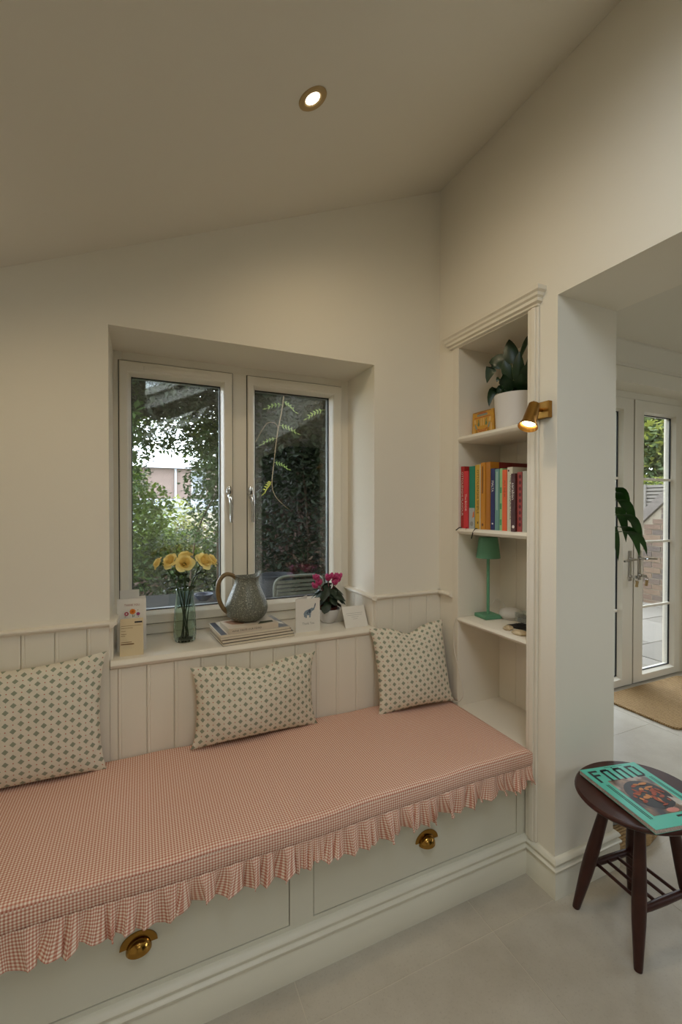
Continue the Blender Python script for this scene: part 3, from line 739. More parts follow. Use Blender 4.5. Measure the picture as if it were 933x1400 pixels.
# camera-right is about (0.68,-0.73): side vectors lie in the image plane
S = (.70, -.71, 0)
lily((-.01, .01, .265), (-.02, .012, .31), (-.015, .025, .368), .058, S)
lily((.0, -.02, .275), (-.01, -.05, .325), (-.02, -.105, .355), .050, (.2, .1, 1))
lily((-.01, .02, .270), (-.05, .075, .325), (-.06, .100, .205), .062, (.3, -.5, .8))
lily((-.02, .02, .165), (-.055, .085, .215), (-.062, .085, .105), .040, (.7, -.5, .3))
lily((.0, -.02, .17), (-.03, -.03, .235), (-.02, -.035, .300), .046, S)
lily((.0, -.03, .14), (.0, -.075, .20), (-.01, -.075, .285), .044, S)
lily((.01, -.02, .13), (-.03, -.05, .17), (-.035, -.06, .205), .060, S)
lily((-.01, .01, .14), (-.05, .03, .185), (-.055, .045, .150), .050, S)
lily((-.01, .0, .13), (-.045, .0, .18), (-.05, -.01, .195), .052, S)
lily((.02, .0, .15), (.02, -.045, .20), (.01, -.09, .16), .050, S)
lily((.0, -.03, .15), (-.03, -.07, .21), (-.035, -.095, .235), .046, S)
lily((-.01, -.01, .13), (-.055, -.01, .17), (-.065, -.005, .13), .044, S)
lily((.0, .02, .20), (-.03, .03, .25), (-.03, .035, .285), .044, S)
lily((.0, .03, .16), (-.04, .045, .24), (-.05, .055, .20), .040, S)

# picture tin leaning beside the pot
tn = thing('picture_tin', (1.335, 1.452, 1.604), 'small yellow picture tin on the top shelf beside the white pot', 'tin')
ty = mat('yellow_tin', (214, 160, 56), .45, var=.2, vscale=60)
MB().prism([(1.518, 1.604), (1.386, 1.604), (1.388, 1.708), (1.513, 1.708)], 'x', 1.318, 1.352).build('body', ty, tn, bevel=.003)
def tp_(pts, m, nm='print'): return patch(tn, pts, (1.3178, 1.452, 1.604), (0,-1,0), (0,0,1), m, nm, .0004)
TI = {'r': mat('tin_red', (178, 82, 52), .5), 'g': mat('tin_green', (106, 122, 84), .5), 'b': mat('tin_blue_grey', (130, 148, 140), .5), 'c': mat('tin_cream', (216, 178, 112), .5), 'd': mat('tin_brown', (120, 72, 30), .5)}
tp_(bar(-.032, .083, .030, .091), TI['b']); tp_([(-.034,.092),(-.02,.097),(.018,.097),(.032,.092)], TI['r']); tp_(bar(-.048, .076, .046, .079), TI['r'])
for sx in (-1, 1):
    tp_(bar(sx*.0065-.0035, .042, sx*.0065+.0035, .073), TI['c'])
    tp_([(sx*.016, .044), (sx*.020, .066), (sx*.027, .073), (sx*.024, .060), (sx*.030, .048), (sx*.024, .040)], TI['g']); tp_([(sx*.030, .030), (sx*.040, .052), (sx*.046, .050), (sx*.040, .030)], TI['b'])
    tp_([(sx*.046, .012), (sx*.050, .046), (sx*.055, .046), (sx*.056, .012)], TI['c']); tp_([(sx*.036, .055), (sx*.040, .072), (sx*.052, .072), (sx*.050, .055)], TI['c']); tp_(bar(sx*.034-.002, .012, sx*.034+.002, .028), TI['d'])
tp_([(-.030,.032),(-.015,.026),(.015,.026),(.030,.032),(.026,.024),(-.026,.024)], TI['r']); tp_(bar(-.022, .018, .022, .021), TI['r']); tp_(bar(-.055, .004, .055, .009), TI['r'])
tp_(bar(-.052, .099, .050, .1015), TI['d']); tp_(bar(-.018, .012, .018, .015), TI['c'])

# ------------------------------------------------------------------ green table lamp
gm = mat('sage_green_metal', (92, 146, 114), .5, spec=.4)
GL = Vector((1.362, 1.462, .823))
gl = thing('table_lamp', GL, 'sage green cordless table lamp with square base', 'lamp')
o = MB().box(-.041, .041, -.041, .041, 0, .016).build('base', gm, gl, world=False, bevel=.003); o.rotation_euler.z = R_(-6)
MB().lathe([(0, .016), (.0065, .016), (.0065, .345), (0, .346)], GL, 14).build('pole', gm, gl, smooth=40)
MB().lathe([(.0, .343), (.036, .347), (.0385, .347), (.0395, .343), (.0505, .258), (.049, .2575), (.038, .340), (.0, .340)], GL, 36).build('shade', gm, gl, smooth=40)
# white round speaker
SPK = Vector((1.437, 1.405, .823))
sp_ = thing('smart_speaker', SPK, 'white pebble-shaped speaker behind the green lamp base', 'speaker')
MB().lathe([(0, .0), (.036, .0), (.040, .003), (.041, .007), (0, .008)], SPK, 32).build('foot', M['ceramic'], sp_, smooth=40)
MB().lathe([(0, .008), (.043, .008), (.049, .014), (.050, .022), (.046, .033), (.034, .041), (.018, .044), (0, .0445)], SPK, 32).build('shell', mat('speaker_mesh', (208, 204, 196), .8, bump=.3, bscale=900), sp_, smooth=60)
# white cable loop and cable hanging down to the bench
cab = mat('white_cable', (222, 216, 202), .5)
pts = [(1.470, 1.44, .83), (1.462, 1.46, .86), (1.455, 1.50, .885), (1.445, 1.512, .88), (1.42, 1.515, .85), (1.38, 1.515, .828), (1.31, 1.51, .8265), (1.258, 1.512, .8265), (1.243, 1.520, .822), (1.238, 1.530, .80), (1.236, 1.535, .74), (1.238, 1.530, .67), (1.24, 1.505, .60), (1.241, 1.478, .53), (1.240, 1.476, .50), (1.240, 1.488, .478), (1.236, 1.505, .462), (1.225, 1.53, .457)]
def smooth_path(p, n=6):
    p = [Vector(q) for q in p]; out = []
    for i in range(len(p)-1):
        a, b, c, d = p[max(0, i-1)], p[i], p[i+1], p[min(len(p)-1, i+2)]
        for k in range(n):
            t = k/n; out.append(.5*((2*b)+(-a+c)*t+(2*a-5*b+4*c-d)*t*t+(-a+3*b-3*c+d)*t**3))
    return out + [p[-1]]
tag(MB().tube(smooth_path(pts), .0016, 6).build('power_cable', cab, loc=(1.24, 1.5, .457), smooth=60), 'thin white cable running off the lamp shelf to the bench', 'cable')
# clear box with dark contents
cb = thing('trinket_box', (1.40, 1.292, .823), 'small clear box on black cloth at the right of the lamp shelf', 'box')
cloth = MB()
cloth.grid(lambda u, v: (1.335+.10*u+.006*math.sin(9*v), 1.228+.105*v+.006*math.sin(8*u), .8242+.012*math.sin(math.pi*u)*math.sin(math.pi*v)*(1+.5*math.sin(17*u+13*v))), 14, 14)
cloth.build('cloth', M['black'], cb, smooth=60)
bx = MB()
for (a, b_, c, d) in ((1.372, 1.375, 1.255, 1.322), (1.425, 1.428, 1.255, 1.322), (1.375, 1.425, 1.255, 1.258), (1.375, 1.425, 1.319, 1.322)): bx.box(a, b_, c, d, .840, .874)
bx.box(1.372, 1.428, 1.255, 1.322, .874, .877); bx.build('clear_cover', pane_mat('clear_acrylic', .12, (.9, .92, .92)), cb)
MB().box(1.378, 1.422, 1.261, 1.316, .838, .858).build('contents', M['ink'], cb, bevel=.003)
# shells
shm = mat('shell', (206, 190, 158), .6, var=.3, vscale=70, c2=(180, 156, 120), bump=.4, bscale=120)
def shell(loc, s, rz, label):
    mb = MB()
    def mod(r, z, th, j): return r*(1+.16*math.sin(7*th+j*.4)), z
    mb.lathe([(.0, .0), (.016, .001), (.021, .005), (.019, .011), (.012, .016), (.005, .0185), (0, .019)], n=28, mod=mod)
    o = mb.build('sea_shell', shm, None, smooth=70, world=False); o.location = loc; o.rotation_euler = (.0, 0, rz); o.scale = (s*1.35, s, s); tag(o, label, 'shell', 'sea shells on the lamp shelf')
shell((1.300, 1.285, .823), .85, .6, 'pale flat sea shell beside the green lamp base')
shell((1.285, 1.212, .823), 1.0, 2.0, 'cream knobbly sea shell at the front of the lamp shelf')

# ------------------------------------------------------------------ brass wall spot
WS = Vector((R, 1.077, 1.628))
ws = thing('wall_spotlight', WS, 'lit brass spotlight on a square plate beside the bookcase', 'wall lamp')
MB().box(R-.018, R, 1.049, 1.105, 1.600, 1.656).build('back_plate', M['brass_sat'], ws, bevel=.002)
MB().tube([(R-.018, 1.077, 1.628), (R-.060, 1.077, 1.628)], .006, 12).build('arm', M['brass_sat'], ws, smooth=40)
axd = Vector((-.457, -.118, -.88)).normalized(); hp = Vector((R-.062, 1.068, 1.640))
zax = axd; xax = zax.cross(Vector((0,1,0))).normalized(); yax = zax.cross(xax)
HM = Matrix((( xax.x, yax.x, zax.x, hp.x), (xax.y, yax.y, zax.y, hp.y), (xax.z, yax.z, zax.z, hp.z), (0,0,0,1)))
MB().lathe([(0, -.002), (.016, -.002), (.018, 0), (.0235, .070), (.030, .082), (.032, .088), (.0305, .089), (.0285, .084), (.0225, .074), (.021, .060), (0, .060)], n=32, M=HM).build('head', M['brass_sat'], ws, smooth=35)
MB().lathe([(0, .0700), (.0185, .0705), (.0205, .0735)], n=24, M=HM).build('bulb', M['bulb'], ws)
MB().tube([hp + Vector((0,0,.004)), hp + Vector((-.004,0,.012))], .003, 8).build('screw', M['bronze'], ws)
def spot(name, loc, d, power, ang, blend=.6, c=(1, .76, .48), r=.02, parent=None):
    l = bpy.data.lights.new(name, 'SPOT'); l.energy = power*LAMP_W; l.spot_size = R_(ang); l.spot_blend = blend; l.color = c; l.shadow_soft_size = r
    o = bpy.data.objects.new(name, l); col.objects.link(o); o.rotation_euler = Vector(d).to_track_quat('-Z', 'Y').to_euler()
    if parent is not None: o.parent = parent; o.location = Vector(loc) - Vector(OFF[parent.name])
    else: o.location = loc
    return o
spot('wall_spot_light', hp + axd*.094, axd, 1.2, 120, .8, parent=ws)

# ------------------------------------------------------------------ recessed downlights
def downlight(x, y, label, power, ang=172):
    e = thing('downlight', (x, y, ROOF(x)), label, 'downlight', 'brass downlights in the sloping ceiling')
    Mx = Matrix.Translation((x, y, ROOF(x))) @ Euler((0, math.pi - SL, 0)).to_matrix().to_4x4()
    MB().lathe([(.0395, -.001), (.0395, .0022), (.037, .0042), (.032, .005), (.029, .0034), (.026, .0036), (.0215, .0015), (.020, -.001)], n=40, M=Mx).build('trim_ring', M['bronze'], e, smooth=40)
    MB().lathe([(.0, .0008), (.0195, .0008)], n=28, M=Mx).build('bulb', M['bulb2'], e)
    d = (Mx.to_3x3() @ Vector((0, 0, 1)))
    spot('downlight_light', Vector((x, y, ROOF(x))) + d*.012, d, power, ang, .85, (1, .80, .52), .03, e)
downlight(.418, 1.102, 'lit brass downlight in the sloping ceiling', 8.5)
downlight(-.50, 1.10, 'second brass downlight further down the slope', 6)
downlight(-.45, -.1, 'brass downlight left of the near skylight', 6)
downlight(-.45, -1.6, 'brass downlight left of the rear skylight', 6)

def fill_downlight(x, y, label, power):  # unseen lamps added to lift the brightness of the next room
    e = thing('downlight', (x, y, HC), label, 'downlight', 'added fill downlights in the next room')
    Mx = Matrix.Translation((x, y, HC)) @ Euler((math.pi, 0, 0)).to_matrix().to_4x4()
    MB().lathe([(.0395, -.001), (.0395, .0022), (.032, .005), (.0215, .0015), (.020, -.001)], n=32, M=Mx).build('trim_ring', M['bronze'], e, smooth=40)
    MB().lathe([(.0, .0008), (.0195, .0008)], n=24, M=Mx).build('bulb', M['bulb2'], e)
    spot('downlight_light', Vector((x, y, HC-.012)), (0, 0, -1), power, 160, .8, (1, .84, .62), .03, e)
fill_downlight(2.5, .9, 'added unseen downlight in the flat ceiling near the garden doors', 9)
fill_downlight(3.8, .6, 'added unseen downlight in the flat ceiling farther from the opening', 9)
fill_downlight(2.6, -1.0, 'added unseen downlight in the flat ceiling at the kitchen end', 7)

# ------------------------------------------------------------------ things on the window sill
SZ = WB
# ribbed green glass vase
VC = Vector((.150, 1.785, SZ))
def glass_mat(name, c, rough=.0):
    t = NT(name); p = t.p; p.inputs['Base Color'].default_value = rgba(c); p.inputs['Roughness'].default_value = rough
    p.inputs['Transmission Weight'].default_value = 1; p.inputs['IOR'].default_value = 1.3; return t.m
vs_ = MB()
def rib(r, z, th, j): return r*(1+.028*math.cos(16*th)), z
pv = [(0, .004), (.032, .004), (.038, .009), (.0405, .025), (.0405, .06), (.039, .10), (.0365, .135), (.0345, .145), (.033, .155), (.031, .185), (.0318, .203)]
pin = [(.0303, .203), (.0292, .185), (.031, .155), (.0325, .145), (.0345, .135), (.037, .10), (.0385, .06), (.0385, .03), (.034, .014), (0, .012)]
vs_.lathe(pv + pin, VC - Vector((0,0,.004)), 96, mod=rib)
vo = vs_.build('glass_vase', glass_mat('pale_green_glass', (222, 238, 230)), loc=VC, smooth=60)
tag(vo, 'ribbed pale green glass vase holding yellow roses', 'vase')
# roses: petals built once, shared by every bloom
M['petal'] = leafmat('yellow_petal', (252, 232, 146), (254, 240, 178), .6, .35, 40)
M['roseleaf'] = leafmat('rose_leaf', (46, 62, 34), (34, 48, 28), .5, .15, 20)
petals = []
NPET = 24
for k in range(NPET):
    o = (k+1)/NPET; phi = k*2.39996
    rho = .10+.80*o**.85; hgt = .92+.16*math.sin(math.pi*min(1, o*1.1))-.28*max(0, o-.55)/.45; span = 1.25-.55*o; fl_o = max(0, (o-.45)/.55)
    def pp(u, v, rho=rho, hgt=hgt, span=span, fl_o=fl_o, phi=phi, o=o):
        s = 2*u-1; a = phi + s*span*(.75+.25*v)
        tip = max(0, (v-.55)/.45)
        rr = rho*(1-(1-v)**2.2)**.6 + (.10+.42*fl_o)*tip*tip*(.6+.4*math.cos(2*s)) + .05*(s*s)*o
        z = hgt*v*(1-.16*s*s*v) - .34*fl_o*tip**3
        wob = .03*math.sin(5*s+k*1.7)*v*v*o
        return ((rr+wob)*math.cos(a), (rr+wob)*math.sin(a), z + wob)
    petals.append(MB().grid(pp, 8, 8).mesh('petal', M['petal'], 80))
def rose(c, r, tilt, az, foot, label):
    c = Vector(c); e = thing('rose', c, label, 'rose', 'yellow roses in the vase')
    rot = (Matrix.Rotation(az, 3, 'Z') @ Matrix.Rotation(tilt, 3, 'Y')); eu = (rot @ Matrix.Rotation(random.uniform(0, 6), 3, 'Z')).to_euler()
    base = rot @ Vector((0, 0, -r*.55))
    for k in range(NPET): inst('petal', petals[k], e, base, eu, (r, r, r))
    top = c + rot @ Vector((0, 0, -r*.55))
    f_ = Vector(foot); mid = Vector((VC.x + (c.x-VC.x)*.25, VC.y+(c.y-VC.y)*.25, SZ+.195))
    d = rot @ Vector((0, 0, -1))
    MB().tube(smooth_path([top, top + d*.02, mid, f_], 5), .0024, 6).build('stem', M['stemg'], e, smooth=60)
    MB().lathe([(0, -.004), (.006, 0), (.010, .010), (.0, .012)], n=10, M=Matrix.Translation(top - (rot@Vector((0,0,.004)))) @ rot.to_4x4()).build('calyx', M['stemg'], e, smooth=60)
    for i in range(3):
        b0 = top.lerp(mid, .35+.25*i); a = random.uniform(0, 6.28); dv = Vector((math.cos(a), math.sin(a)*.5, -.1))
        blade([b0, b0+dv*.022+Vector((0,0,.008)), b0+dv*.046+Vector((0,0,-.012))], .026, dv.cross(Vector((0,0,1))), 6, m=M['roseleaf'], parent=e)
random.seed(21)
rose((.052, 1.775, 1.092), .0200, R_(62), R_(185), (.158, 1.79, SZ+.014), 'half-open yellow rose at the far left of the bunch, seen side-on')
rose((.096, 1.770, 1.100), .0265, R_(50), R_(225), (.163, 1.795, SZ+.014), 'yellow rose second from the left, facing left')
rose((.147, 1.752, 1.090), .0285, R_(62), R_(-90), (.146, 1.80, SZ+.014), 'yellow rose at the front centre, facing the camera')
rose((.150, 1.800, 1.110), .0275, R_(30), R_(120), (.140, 1.775, SZ+.014), 'yellow rose at the back, above the front one')
rose((.222, 1.765, 1.095), .0290, R_(52), R_(-55), (.136, 1.79, SZ+.014), 'large open yellow rose right of centre')
rose((.252, 1.790, 1.092), .0270, R_(55), R_(5), (.150, 1.770, SZ+.014), 'yellow rose at the far right of the bunch')

# stack of magazines with a paperback and the jug on top
def slab(name, c, rz, w, d, z0, z1, label, cat, group, coverc, pagec=None):
    e = thing(name, (c[0], c[1], z0), label, cat, group, (0, 0, R_(rz)))
    k = MB(); h = z1-z0; k.box(-w/2, w/2, -d/2, d/2, 0, .0009); k.box(-w/2, w/2, -d/2, d/2, h-.0009, h); cat == 'book' and k.box(-w/2, w/2, -d/2, -d/2+.0008, .0009, h-.0009)
    cv_ = k.build('cover', coverc, e, world=False)
    MB().box(-w/2+.001, w/2-.0012, -d/2+.0009, d/2-.001, .001, h-.001).build('pages', pagec or M['pages'], e, world=False)
    return e, cv_
magw = mat('magazine_white', (214, 206, 192), .45); magd = mat('magazine_grey', (96, 88, 80), .5); magt = mat('magazine_tan', (150, 128, 104), .5); magb = mat('magazine_blue_grey', (96, 106, 122), .4, var=.5, vscale=25, c2=(190, 186, 178))
slab('magazine', (.404, 1.762), 5, .285, .205, SZ, SZ+.0105, 'bottom magazine of the stack on the sill', 'magazine', 'magazines under the jug', magd)
slab('magazine', (.402, 1.764), 4.6, .283, .205, SZ+.0107, SZ+.021, 'magazine second from the bottom of the stack', 'magazine', 'magazines under the jug', magd)
slab('magazine', (.396, 1.766), 4.2, .280, .203, SZ+.0212, SZ+.031, 'magazine second from the top of the stack', 'magazine', 'magazines under the jug', magt)
e, cv_ = slab('magazine', (.392, 1.766), 4.6, .276, .202, SZ+.0312, SZ+.040, 'blue and white magazine on top of the stack, under the paperback', 'magazine', 'magazines under the jug', magw)
def lpatch(par, pts, z, m, nm='print'): return MB().add([(a, b, z) for a, b in pts], [tuple(range(len(pts)))]).build(nm, m, par, world=False)
lpatch(cv_, bar(-.134, -.097, -.112, .097), .0093, mat('magazine_navy', (58, 66, 84), .4)); lpatch(cv_, bar(.085, -.097, .134, .097), .0093, magb); lpatch(cv_, [(.10,-.02),(.128,-.06),(.132,-.03),(.108,.03)], .0096, M['paper'])
e, cv_ = slab('paperback', (.385, 1.732), 6, .197, .130, SZ+.0402, SZ+.0602, 'cream paperback lying directly under the patterned jug', 'book', None, mat('paperback_cream', (206, 192, 172), .5))
lpatch(cv_, [(-.07,-.01),(-.03,-.02),(0,.03),(-.04,.06),(-.09,.05)], .0203, mat('paperback_tan', (168, 128, 100), .5)); lpatch(cv_, [(.02,-.05),(.085,-.045),(.09,-.02),(.04,-.015)], .0203, mat('paperback_olive', (70, 74, 52), .5))
vs2, fs2 = text_geo('WINE TASTE OUR FOOD'); x0 = min(v.x for v in vs2); x1 = max(v.x for v in vs2)
MB().add([(-.086+(v.x-x0)/(x1-x0)*.115, -.0654, .0066+v.y*.009) for v in vs2], fs2).build('title', M['ink'], cv_, world=False)
# jug
JC = Vector((.385, 1.772, SZ+.0604))
def jug_mat():
    t = NT('speckled_stoneware'); v = t.co()
    vo_ = t.node('ShaderNodeTexVoronoi'); t.t.links.new(v, vo_.inputs['Vector']); vo_.inputs['Scale'].default_value = 300
    dots = t.math('LESS_THAN', vo_.outputs['Distance'], .33)
    v2 = t.node('ShaderNodeTexVoronoi'); t.t.links.new(v, v2.inputs['Vector']); v2.inputs['Scale'].default_value = 120
    big = t.math('LESS_THAN', v2.outputs['Distance'], .26)
    c = t.mix(t.noise(v, 30, 3), rgba((82, 86, 76)), rgba((112, 114, 102)))
    c = t.mix(dots, c, rgba((146, 148, 136))); c = t.mix(big, c, rgba((160, 160, 146)))
    t.val(t.p.inputs['Base Color'], c); t.p.inputs['Roughness'].default_value = .42
    t.bump(t.math('ADD', dots, big), .35, .0008); return t.m
jm = jug_mat(); jg = thing('jug', JC, 'grey-green speckled stoneware jug with brown handle', 'jug')
pj = [(0, 0), (.050, 0), (.056, .003), (.072, .016), (.0815, .032), (.0845, .048), (.083, .064), (.076, .085), (.066, .108), (.056, .130), (.0485, .148), (.0465, .160), (.0485, .172), (.051, .178)]
pji = [(.049, .178), (.0465, .171), (.0445, .160), (.0465, .148), (.054, .130), (.064, .108), (.074, .085), (.081, .062), (.0825, .046), (.07, .018), (.0, .012)]
def spout(r, z, th, j):
    g = math.exp(-((math.atan2(math.sin(th-.15), math.cos(th-.15)))/.42)**2); k = max(0, (z-.135)/.043)
    b = math.exp(-((math.atan2(math.sin(th-math.pi), math.cos(th-math.pi)))/.6)**2)
    rib_ = 1+.010*math.cos(14*th)*(1 if z < .15 else 0)
    dip = -.004*k*math.sin(th)**2
    return r*rib_ + .013*g*k*k, z + .016*g*k*k + .006*b*k*k + dip
jb = MB(); jb.lathe(pj + pji, JC, 72, mod=spout); jb.build('body', jm, jg, smooth=60)
hx = JC.x
hpth = smooth_path([(hx-.040, 1.772, JC.z+.168), (hx-.062, 1.770, JC.z+.185), (hx-.088, 1.768, JC.z+.186), (hx-.110, 1.766, JC.z+.160), (hx-.114, 1.766, JC.z+.118), (hx-.105, 1.766, JC.z+.078), (hx-.088, 1.767, JC.z+.048), (hx-.066, 1.769, JC.z+.030)], 5)
MB().tube(hpth, [.0085]*len(hpth), 10, flat=1.25).build('handle', mat('brown_glaze', (128, 104, 66), .4, var=.3, vscale=60), jg, smooth=60)

# greeting cards
def card_parts(name, loc, label, pieces, group='cards on the sill'):
    e = thing(name, loc, label, 'card', group); out = []
    for nm, pts in pieces:      # each a quad in world space, thickened
        q = [Vector(p) for p in pts]; nn = (q[1]-q[0]).cross(q[3]-q[0]).normalized()*.0004
        out.append(MB().add([p+nn for p in q]+[p-nn for p in q], [(0,1,2,3),(7,6,5,4),(0,4,5,1),(1,5,6,2),(2,6,7,3),(3,7,4,0)]).build(nm, M['paper'] if 'receipt' not in name else mat('cream_note', (214, 196, 160), .85), e))
    return e, out
# tall plain card at the back left
card_parts('folded_card', (-.04, 1.83, SZ), 'plain white card half hidden behind the thank-you card', [('front', [(-.075, 1.815, SZ), (-.010, 1.815, SZ), (-.010, 1.822, SZ+.205), (-.075, 1.822, SZ+.205)]), ('back', [(-.075, 1.86, SZ), (-.010, 1.86, SZ), (-.010, 1.823, SZ+.205), (-.075, 1.823, SZ+.205)])])
e, o = card_parts('greeting_card', (-.03, 1.75, SZ), 'white thank-you card printed with three flowers', [('front', [(-.081, 1.742, SZ), (.013, 1.736, SZ), (.013, 1.740, SZ+.186), (-.081, 1.746, SZ+.186)]), ('back', [(-.081, 1.746, SZ), (.012, 1.790, SZ), (.012, 1.790, SZ+.186), (-.081, 1.748, SZ+.186)])])
co, cx_, cy_ = Vector((-.081, 1.7414, SZ)), Vector((.094, -.006, 0)), Vector((0, .004, .186))
fp = o[0]
lettering(fp, 'THANK YOU', co + cx_*.24 + cy_*.86, cx_, cy_, .0075, mat('pale_red_print', (168, 112, 96), .8), width=.050)
FC = {'o': mat('print_orange', (222, 128, 38), .8), 'o2': mat('print_deep_orange', (196, 92, 24), .8), 'p': mat('print_pink', (186, 70, 98), .8), 'v': mat('print_violet', (156, 84, 140), .8), 'g': mat('print_leaf', (72, 100, 62), .8)}
def fpatch(pts, m, lift): patch(fp, pts, co, cx_, cy_, m, 'flower_print', lift)
def blossom(cx0, cz0, r, m, m2):
    fpatch([(cx0 + r*(1 if i % 2 else .78)*math.cos(i*math.pi/9), cz0 + r*(1 if i % 2 else .78)*math.sin(i*math.pi/9)) for i in range(18)], m, .0005); fpatch(ell(cx0, cz0, r*.38, r*.38), m2, .0008)
blossom(.050, .140, .0110, FC['o'], FC['o2']); blossom(.030, .133, .0080, FC['p'], M['paper']); blossom(.068, .131, .0068, FC['v'], FC['p'])
for (a, b, c, d) in ((.049, .120, .052, .130), (.052, .121, .058, .129), (.067, .120, .072, .125), (.024, .121, .028, .125), (.065, .143, .069, .147)): fpatch([(a, b), (a+.002, b), (c, d), (c-.002, d-.001)], FC['g'], .0005)
e, o = card_parts('receipt_note', (-.033, 1.70, SZ), 'cream printed note leaning in front of the thank-you card', [('sheet', [(-.071, 1.684, SZ), (.004, 1.680, SZ), (.003, 1.712, SZ+.122), (-.070, 1.716, SZ+.122)])])
co2, cx2, cy2 = Vector((-.071, 1.6835, SZ)), Vector((.075, -.004, 0)), Vector((0, .032, .122))
for (a, b, c, d) in ((.05, .80, .92, .808), (.05, .74, .55, .748), (.05, .66, .25, .667), (.05, .58, .28, .59), (.05, .53, .22, .54), (.05, .36, .50, .372), (.05, .30, .60, .325), (.62, .87, .95, .915)):
    patch(o[0], bar(a*.075, b*.126, c*.075, d*.126), co2, cx2, cy2, INK['b'] if a < .5 else M['ink'], 'printed_line', .0006)
# elephant card
e, o = card_parts('greeting_card', (.62, 1.715, SZ), 'white greeting card with a small blue elephant', [('front', [(.571, 1.704, SZ), (.677, 1.704, SZ), (.677, 1.707, SZ+.137), (.571, 1.707, SZ+.137)]), ('back', [(.571, 1.707, SZ), (.645, 1.775, SZ), (.645, 1.775, SZ+.137), (.571, 1.708, SZ+.137)])])
co3, cx3, cy3 = Vector((.571, 1.7035, SZ)), Vector((1,0,0)), Vector((0, .003, .137))
EB, ED = mat('elephant_blue', (150, 164, 172), .8, var=.5, vscale=220, c2=(88, 108, 128)), mat('elephant_dark', (74, 88, 104), .8)
fp = o[0]
el = [(.036,.060),(.034,.076),(.040,.086),(.052,.091),(.062,.094),(.070,.098),(.077,.096),(.081,.104),(.083,.113),(.087,.113),(.085,.101),(.080,.088),(.071,.084),(.066,.076),(.064,.058),(.058,.058),(.058,.068),(.049,.068),(.047,.057),(.041,.057),(.041,.064)]
patch(fp, el, co3, cx3, cy3, EB, 'elephant_print', .0005); patch(fp, ell(.060, .084, .006, .008), co3, cx3, cy3, ED, 'elephant_print', .0008); patch(fp, ell(.050, .078, .003, .004), co3, cx3, cy3, ED, 'elephant_print', .0008)
patch(fp, [(.081,.104),(.085,.116),(.088,.114),(.085,.101)], co3, cx3, cy3, ED, 'elephant_print', .0008)
lettering(fp, 'Thank You', co3 + cx3*.028 + Vector((0, .0007, .030)), cx3, cy3, .010, INK['g'], width=.052)
# tent card at the right
e, o = card_parts('folded_card', (.84, 1.74, SZ), 'small white tent-folded card with printed lines at the right end', [('front', [(.785, 1.682, SZ), (.893, 1.682, SZ), (.897, 1.732, SZ+.080), (.789, 1.732, SZ+.080)]), ('back', [(.785, 1.795, SZ), (.893, 1.795, SZ), (.897, 1.7325, SZ+.080), (.789, 1.7325, SZ+.080)])])
co4, cx4, cy4 = Vector((.785, 1.682, SZ)), Vector((1,0,0)), Vector((.004, .050, .080))
for i, (a, b) in enumerate(((.14, .86), (.18, .82), (.34, .66), (.40, .60))): patch(o[0], bar(.108*a, .062-i*.0085, .108*b, .0632-i*.0085), co4, cx4, cy4, INK['g'], 'printed_line', .0006)

# cyclamen
CC = Vector((.760, 1.812, SZ)); cyc = thing('potted_cyclamen', CC, 'pink cyclamen in a white bowl on the sill', 'potted plant')
MB().lathe([(0, 0), (.026, 0), (.030, .003), (.044, .024), (.0505, .050), (.0515, .062), (.0495, .062), (.047, .048), (.04, .026), (0, .012)], CC, 36).build('bowl', M['ceramic'], cyc, smooth=40)
MB().lathe([(0, .02), (.034, .02), (.041, .072), (.039, .072), (.037, .060), (0, .060)], CC, 28).build('inner_pot', mat('brown_plastic', (84, 38, 30), .5), cyc, smooth=40)
MB().lathe([(0, .064), (.037, .062)], CC, 20).build('soil', M['soil'], cyc)
cl = leafmat('cyclamen_leaf', (44, 62, 44), (30, 46, 32), .5, .12, 40); cfm = leafmat('cyclamen_pink', (222, 104, 158), (184, 34, 92), .55, .25, 220); cfw = leafmat('cyclamen_pale', (224, 170, 196), (210, 120, 160), .55, .2, 60)
rr = random.Random(4)
heart = lambda t: (math.sin(math.pi*min(1, .18+.82*t))**.6)
for i in range(64):
    a = rr.uniform(0, 6.283); r = .012+.066*math.sqrt(rr.random()); h = .172 - .75*r + rr.uniform(-.030, .012)
    if i % 3 == 0: h -= .030
    c = CC + Vector((math.cos(a)*r*.85, math.sin(a)*r*.75, h)); d = Vector((math.cos(a), math.sin(a), -.75 - rr.random()*.7)).normalized()*1.25
    MB().tube([CC+Vector((0,0,.064)), (CC+c)/2+Vector((0,0,.055)), c], .0012, 5).build('stem', M['stemg'], cyc)
    blade([c - d*.010, c + d*.004 + Vector((0,0,.006)), c + d*.022], .036, d.cross(Vector((0,0,1))), 6, heart, .15, 'leaf', cl, cyc)
